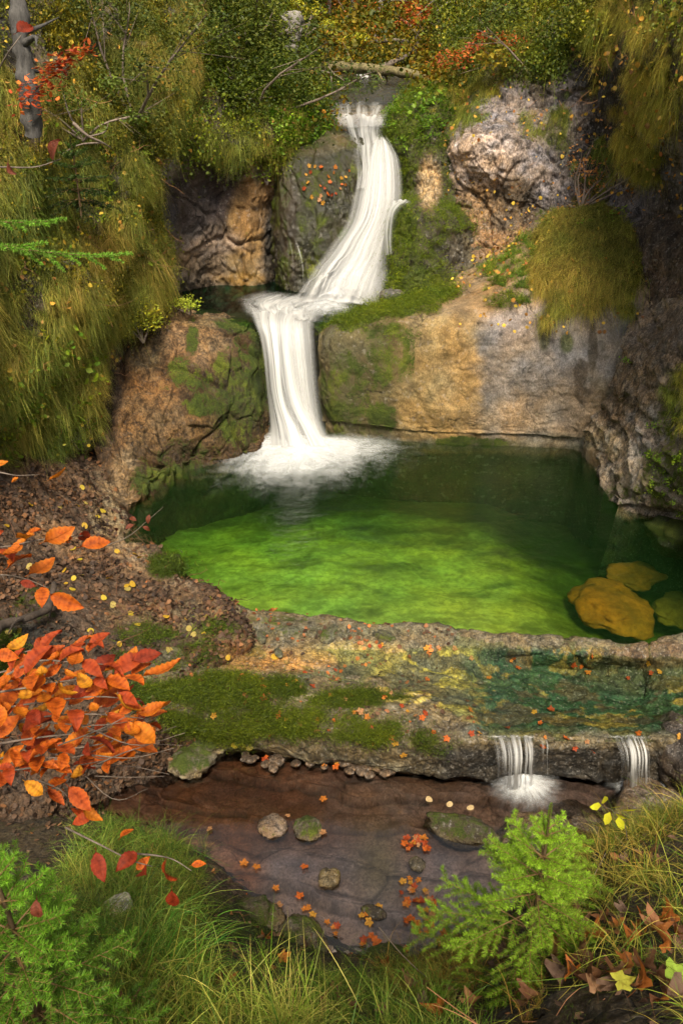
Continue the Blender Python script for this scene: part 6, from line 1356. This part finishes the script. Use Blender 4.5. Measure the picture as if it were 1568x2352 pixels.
# beech branches hanging into the picture
def twig(parent, pts, r0, r1, name='twig'):
    b = np.array(parent.location); V, f = tube(np.array(pts) - b, r0, r1, 5, 16); m = MB(); m.add(V, f, (1, 1, 1)); return obj(name, m.mesh(name, M_bark), parent)
def hang_leaf(parent, p, dirv, nrm, size, k=None, name='leaf'):
    o = obj(name, BEECH[rng.integers(7) if k is None else k], parent); x = norm(np.array(dirv)); z = norm(np.cross(np.cross(x, nrm), x) * 1.0); y = np.cross(z, x)
    M = Matrix(((x[0], y[0], z[0]), (x[1], y[1], z[1]), (x[2], y[2], z[2]))); o.rotation_euler = M.to_euler(); o.location = Vector(np.array(p) - np.array(parent.location)); o.scale = (size,) * 3; return o
def beech(name, label, twigs, Y, size, step, seed, face=(0, -.2, 1), rr=.003, ks=None):
    g = np.random.default_rng(seed); b = P(*twigs[0][0], Y); t = thing(name, label, 'branch', b)
    for tw in twigs:
        pts = np.array([P(px, py, Y + g.normal() * .04) for px, py in tw]); twig(t, pts, rr, .001); c = catmull(pts, 60); L = np.linalg.norm(np.diff(c, axis=0), axis=1).sum(); n = max(2, int(L / step)); sgn = 1
        for q in np.linspace(.08, 1, n):
            k = min(int(q * 59), 58); T = norm(c[k + 1] - c[k]); sgn = -sgn; S_ = norm(np.cross(T, face)); nrm = np.array(face) + g.normal(0, .38, 3)
            d = T * .75 + S_ * sgn * (.75 if q < .97 else .1) + g.normal(0, .18, 3); s_ = size * g.uniform(.55, 1.3)
            hang_leaf(t, c[k] + norm(d) * .008 + g.normal(0, .012, 3), d, nrm, s_, None if ks is None else ks[g.integers(len(ks))])
    return t
tw = [[(-70, 1560), (40, 1535), (130, 1505), (200, 1495)], [(-70, 1600), (60, 1580), (180, 1560), (320, 1550)], [(-70, 1640), (80, 1615), (220, 1600), (325, 1610)], [(-70, 1690), (80, 1650), (200, 1640), (330, 1650)],
      [(-70, 1720), (80, 1695), (220, 1680), (350, 1655)], [(-70, 1760), (80, 1725), (200, 1715), (300, 1690)], [(-70, 1790), (60, 1765), (160, 1760), (250, 1745)], [(0, 1560), (80, 1520), (160, 1520), (280, 1530)], [(80, 1790), (140, 1815), (180, 1860)], [(-60, 1520), (20, 1505), (90, 1490)]]
bt = beech('beech_branch', 'big spray of orange beech leaves reaching in from the left', tw, 1.32, .062, .019, 11, face=(0, -.12, 1), ks=[0, 0, 1, 3, 6, 6, 2, 2, 4, 0, 5])
g = np.random.default_rng(3)
for k in range(16):      # bare side twigs
    a = (g.uniform(100, 260), g.uniform(1620, 1790)); e = (a[0] + g.uniform(120, 260), a[1] + g.uniform(-110, 60)); Yk = 1.35 + g.normal() * .05
    m = MB(); b = np.array(bt.location); V, f = tube(np.array([P(*a, Yk), P((a[0] + e[0]) / 2, (a[1] + e[1]) / 2 + g.uniform(-15, 45), Yk + g.normal() * .05), P(*e, Yk)]) - b, .0018, .0007, 4, 10); m.add(V, f, (1, 1, 1)); obj('bare_twig', m.mesh('bare_twig', M_bark), bt)
beech('beech_twig', 'red and orange beech twig over the left bank', [[(-80, 1260), (20, 1255), (90, 1240), (190, 1230)], [(-80, 1330), (0, 1320), (60, 1330), (110, 1350)]], 1.7, .07, .036, 21, ks=[1, 0, 2, 5, 0, 6])
beech('beech_twig', 'thin twig with two flat orange leaves at the left edge', [[(-80, 1075), (0, 1085), (40, 1092), (90, 1090)]], 2.0, .06, .05, 22, face=(0, .3, 1), ks=[1, 0])
beech('beech_twig', 'twig with dark red leaves over the near spruce and grass', [[(150, 1900), (230, 1940), (300, 1975), (350, 1990)], [(300, 1960), (360, 1965), (400, 1975), (440, 2000)]], 1.35, .062, .06, 23, ks=[2, 5, 5, 0])
beech('beech_twig', 'brown withered beech twig at the left edge of the cliff', [[(-80, 200), (-20, 180), (20, 120), (50, 80)], [(-60, 390), (0, 384), (80, 384), (140, 365)], [(-60, 360), (-10, 350), (5, 340)]], 2.2, .06, .10, 24, face=(0, -.8, .3), ks=[7, 5])
hang_leaf(bt, P(395, 2040, 1.4), (0, 0, -1), (0, -1, .3), .07, 5)
hang_leaf(bt, P(85, 2060, 1.3), (0, 0, -1), (0, -1, .3), .06, 7)
# red leaved branch high on the left
t = thing('red_branch', 'fiery red leafy branch in front of the left cliff', 'branch', P(55, 235, 7.5)); ax = catmull(np.array([P(50, 235, 7.5), P(90, 200, 7.4), P(130, 155, 7.4), P(200, 110, 7.4)]), 300)
twig(t, ax[::40], .008, .002); n = 330; k = rng.integers(0, 300, n); p = ax[k] - np.array(t.location) + rng.normal(0, .05, (n, 3)) * (1.5 - k / 300)[:, None]; a = norm(rdir(n) * [1, 1, .4] + [.7, 0, .2]) * .055; b = norm(np.cross(a, rdir(n) * .4 + UP)) * .016
pal = np.array(RED + ORA[:1]) ; m = MB(); cc = pal[rng.integers(0, 4, n)] * np.where(k < 130, 1.4, 1.0)[:, None]; m.add(*leaves(p, a, b, .15, cc)); obj('foliage', m.mesh('foliage', M_fol), t)

# ------------------------------------------------------------------ spruces
def needles(m, pts, g, dens=850, L=.014, w=.0013, col=(.14, .34, .03), flat_=.35):
    pts = np.asarray(pts); seg = np.linalg.norm(np.diff(pts, axis=0), axis=1); tot = seg.sum(); n = max(6, int(tot * dens)); cum = np.concatenate([[0], np.cumsum(seg)]) / tot; u = g.random(n)
    p = np.stack([np.interp(u, cum, pts[:, i]) for i in range(3)], -1); k = np.clip(np.searchsorted(cum, u) - 1, 0, len(pts) - 2); T = norm(pts[k + 1] - pts[k])
    R = g.normal(size=(n, 3)); R[:, 2] *= 1 - flat_; R = norm(R - T * (R * T).sum(-1, keepdims=True)); d = norm(T * .62 + R + [0, 0, .15]); L_n = L * g.uniform(.7, 1.15, n) * (1 - .45 * u ** 6)
    s_ = norm(np.cross(d, g.normal(size=(n, 3)))) * w
    V = np.stack([p - s_, p + s_, p + d * L_n[:, None] * .6 + s_ * .8, p + d * L_n[:, None]], 1).reshape(-1, 3); o = (np.arange(n) * 4)[:, None]
    cc = np.asarray(col) * g.uniform(.75, 1.25, (n, 1)) * (.75 + .45 * u[:, None]); m.add(V, [o + np.array([[0, 1, 2, 3]])], np.repeat(cc, 4, 0))
def bough(m, p0, d, L, g, col, ns=9, dens=850, nl=.014, r0=.004, droop=.25, twl=.42, w=.0013, depth=0):
    t_ = np.linspace(0, 1, 9)[:, None]; d = norm(np.array(d)); ax = p0 + d * L * t_ - UP * droop * L * t_ ** 2 + UP * .10 * L * t_ ** 4
    V, f = tube(ax, r0, .0012, 4); m.add(V, f, (.20, .12, .05)); needles(m, ax[3:], g, dens, nl, w, col)
    sgn = 1
    for q in np.linspace(.22, .93, ns):
        sgn = -sgn; i = int(q * 8); a = ax[i] + (ax[min(i + 1, 8)] - ax[i]) * (q * 8 - i); T = norm(ax[min(i + 1, 8)] - ax[max(i - 1, 0)]); S_ = norm(np.cross(T, UP)); dd = norm(T * .85 + S_ * sgn * .75 + g.normal(0, .06, 3)); l = L * twl * (1 - q * .62) * g.uniform(.8, 1.15)
        tt = np.linspace(0, 1, 5)[:, None]; pts = a + dd * l * tt - UP * .15 * l * tt ** 2; V, f = tube(pts, .0016, .0008, 3); m.add(V, f, (.22, .14, .05)); needles(m, pts, g, dens, nl, w, np.array(col) * g.uniform(.85, 1.2))
        if depth and l > .07:
            for s2 in (-1, 1):
                d3 = norm(dd * .8 + norm(np.cross(dd, UP)) * s2 * .7 + g.normal(0, .1, 3)); l3 = l * .4; pp = pts[2] + d3 * l3 * tt; needles(m, pp, g, dens, nl, w, np.array(col) * g.uniform(.9, 1.25))
def spruce(label, base, H, R, seed, col, whorls=7, per=6, ns=9, dens=850, nl=.014, w=.0013, lead=.16, dy=0, lowest=.12, name='spruce_sapling'):
    g = np.random.default_rng(seed); t = thing(name, label, 'spruce', base); m = MB(); V, f = tube([[0, 0, -.1], [.01, 0, H * .5], [0, 0, H]], .012 * H + .004, .003, 7, 14); m.add(V, f, (.14, .09, .05)); needles(m, np.array([[0, 0, H * .80], [0, 0, H]]), g, dens * 3, nl * .6, w * 1.4, np.array(col) * .6); obj('trunk', m.mesh('trunk', M_fol), t)
    for k in range(whorls):
        q = k / (whorls - 1); z = H * (lowest + (1 - lead - lowest) * q); rad = R * (1.02 - q) ** .75 * (1 if q < .97 else 1) + .06
        for j in range(per):
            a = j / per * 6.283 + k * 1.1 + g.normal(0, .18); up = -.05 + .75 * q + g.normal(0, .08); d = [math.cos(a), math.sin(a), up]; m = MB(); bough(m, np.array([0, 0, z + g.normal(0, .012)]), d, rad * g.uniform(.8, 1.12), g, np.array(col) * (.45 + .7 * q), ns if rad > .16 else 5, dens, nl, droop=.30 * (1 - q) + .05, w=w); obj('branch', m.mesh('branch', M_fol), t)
    return t
SG = (.24, .40, .022)
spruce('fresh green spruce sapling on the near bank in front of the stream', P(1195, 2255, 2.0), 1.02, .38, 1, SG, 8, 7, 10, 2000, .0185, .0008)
spruce('dense spruce sapling filling the lower left corner', P(110, 2420, 1.45), .98, .30, 2, (.14, .29, .018), 8, 7, 9, 1800, .021, .0009)
spruce('taller spruce sapling behind the dense one at the left edge', P(-60, 2300, 1.7), 1.25, .34, 3, (.14, .28, .018), 8, 6, 9, 1700, .020, .0009)
spruce('small dark spruce seedling in the grass of the left cliff', P(185, 480, 9.7), .75, .42, 4, (.05, .09, .012), 6, 6, 6, 420, .03, .004)
for i, (lab, a, d, L) in enumerate([('upper green spruce bough poking in from the left', P(-60, 510, 4.6), (1, .0, .02), .48), ('lower green spruce bough reaching far in from the left', P(-70, 560, 4.6), (1, .1, -.10), .85), ('short middle spruce bough at the left edge', P(-80, 560, 4.5), (1, -.1, .0), .42)]):
    t = thing('spruce_bough', lab, 'bough', a); m = MB(); bough(m, np.zeros(3), d, L, np.random.default_rng(60 + i), (.17, .34, .03), 11, 900, .02, .006, .08, .36, .0022); obj('twig', m.mesh('twig', M_fol), t)

# ------------------------------------------------------------------ single plants near the camera
t = thing('grass_tussock', 'tall yellow green grass tussock at the bottom centre', 'grass', P(650, 2400, 1.75))
n = 900; m = MB(); base = rng.normal(size=(n, 3)) * [.10, .07, .01]; d = norm(np.stack([rng.normal(0, .55, n), rng.normal(0, .45, n), rng.uniform(.6, 1.2, n)], -1)); c = gcol(n, (.22, .44, .02), (.95, .75, .20), .5)
V, f, C = blades(base, d, rng.uniform(.25, .5, n), rng.uniform(.002, .004, n), rng.uniform(.2, .7, n), 6, None, c * .7, c * 1.2); m.add(V, f, C); obj('blades', m.mesh('blades', M_fol), t)
t = thing('grass_tussock', 'lush green grass tussock right of the dense spruce', 'grass', P(330, 2190, 2.25))
n = 620; m = MB(); base = rng.normal(size=(n, 3)) * [.14, .10, .01]; d = norm(np.stack([rng.normal(.15, .55, n), rng.normal(0, .5, n), rng.uniform(.4, 1.1, n)], -1)); c = gcol(n, (.07, .24, .015), (.40, .42, .08), .3)
V, f, C = blades(base, d, rng.uniform(.2, .45, n), rng.uniform(.002, .0042, n), rng.uniform(.4, 1.0, n), 6, None, c * .7, c * 1.2); m.add(V, f, C); obj('blades', m.mesh('blades', M_fol), t)
t = thing('grass_tussock', 'brownish arching grass tussock at the right edge', 'grass', P(1500, 2060, 2.45))
n = 520; m = MB(); base = rng.normal(size=(n, 3)) * [.16, .10, .01]; d = norm(np.stack([rng.normal(-.05, .6, n), rng.normal(0, .5, n), rng.uniform(.5, 1.1, n)], -1)); c = gcol(n, (.10, .20, .02), (.50, .36, .12), .55)
V, f, C = blades(base, d, rng.uniform(.2, .42, n), rng.uniform(.002, .004, n), rng.uniform(.4, 1.1, n), 6, None, c * .7, c * 1.2); m.add(V, f, C); obj('blades', m.mesh('blades', M_fol), t)
t = thing('yellow_twig', 'small twig with bright yellow leaves above the right bank', 'twig', P(1440, 1960, 2.7)); b = np.array(t.location)
twig(t, [P(1440, 1960, 2.7), P(1435, 1900, 2.7), P(1410, 1865, 2.7), P(1380, 1850, 2.7)], .003, .001)
for (px, py, dx, dz) in [(1380, 1850, -.9, .2), (1386, 1845, -.2, 1), (1400, 1855, .6, .5), (1412, 1868, .8, -.2), (1420, 1875, .3, -1), (1425, 1860, .9, .4), (1400, 1865, -.3, -.9)]:
    m = MB(); m.add(*leaves(np.array([P(px, py, 2.7) - b]), np.array([[dx, -.3, dz]]) * .07, np.array([[-dz, -.5, dx]]) * .018, .2, (.62, .60, .03))); obj('leaf', m.mesh('leaf', M_leafmat), t)
for i, pp in enumerate([[(1260, 2280), (1300, 2180), (1340, 2060), (1390, 1960)], [(1150, 2200), (1240, 2170), (1330, 2150), (1400, 2120)], [(870, 2130), (930, 2200), (1000, 2260), (1080, 2300)]]):
    a = P(*pp[0], 2.2); t = thing('bare_twig', ['dark bare stem leaning to the right behind the spruce', 'bare brown stalk lying across the grass right of the spruce', 'thin pale stalk trailing from the shallows to the near bank'][i], 'stem', a)
    m = MB(); V, f = tube(np.array([P(x, y, 2.2 + .08 * j) for j, (x, y) in enumerate(pp)]) - a, .003, .0012, 5, 14); m.add(V, f, (1, 1, 1)); obj('stalk', m.mesh('stalk', M_twig), t)
t = thing('bare_twig', 'bare reddish twig with a few dry leaves over the pool edge', 'twig', P(215, 1262, 6.5)); twig(t, [P(215, 1262, 6.5), P(290, 1235, 6.5), P(340, 1195, 6.6), P(375, 1165, 6.6)], .006, .002)
for px, py in ((298, 1190), (310, 1205), (345, 1180), (268, 1222), (325, 1210)): hang_leaf(t, P(px, py, 6.55), rdir(1)[0], (0, -.5, .8), .09, 7, 'dry_leaf')

for o in bpy.data.objects:
    l_ = o.get('label')
    if l_ and len(l_.split()) > 16:
        for w_ in ('large ', 'small ', 'dull ', 'bright ', ' the'):
            if len(l_.split()) > 16: l_ = l_.replace(w_, '', 1)
        o['label'] = l_
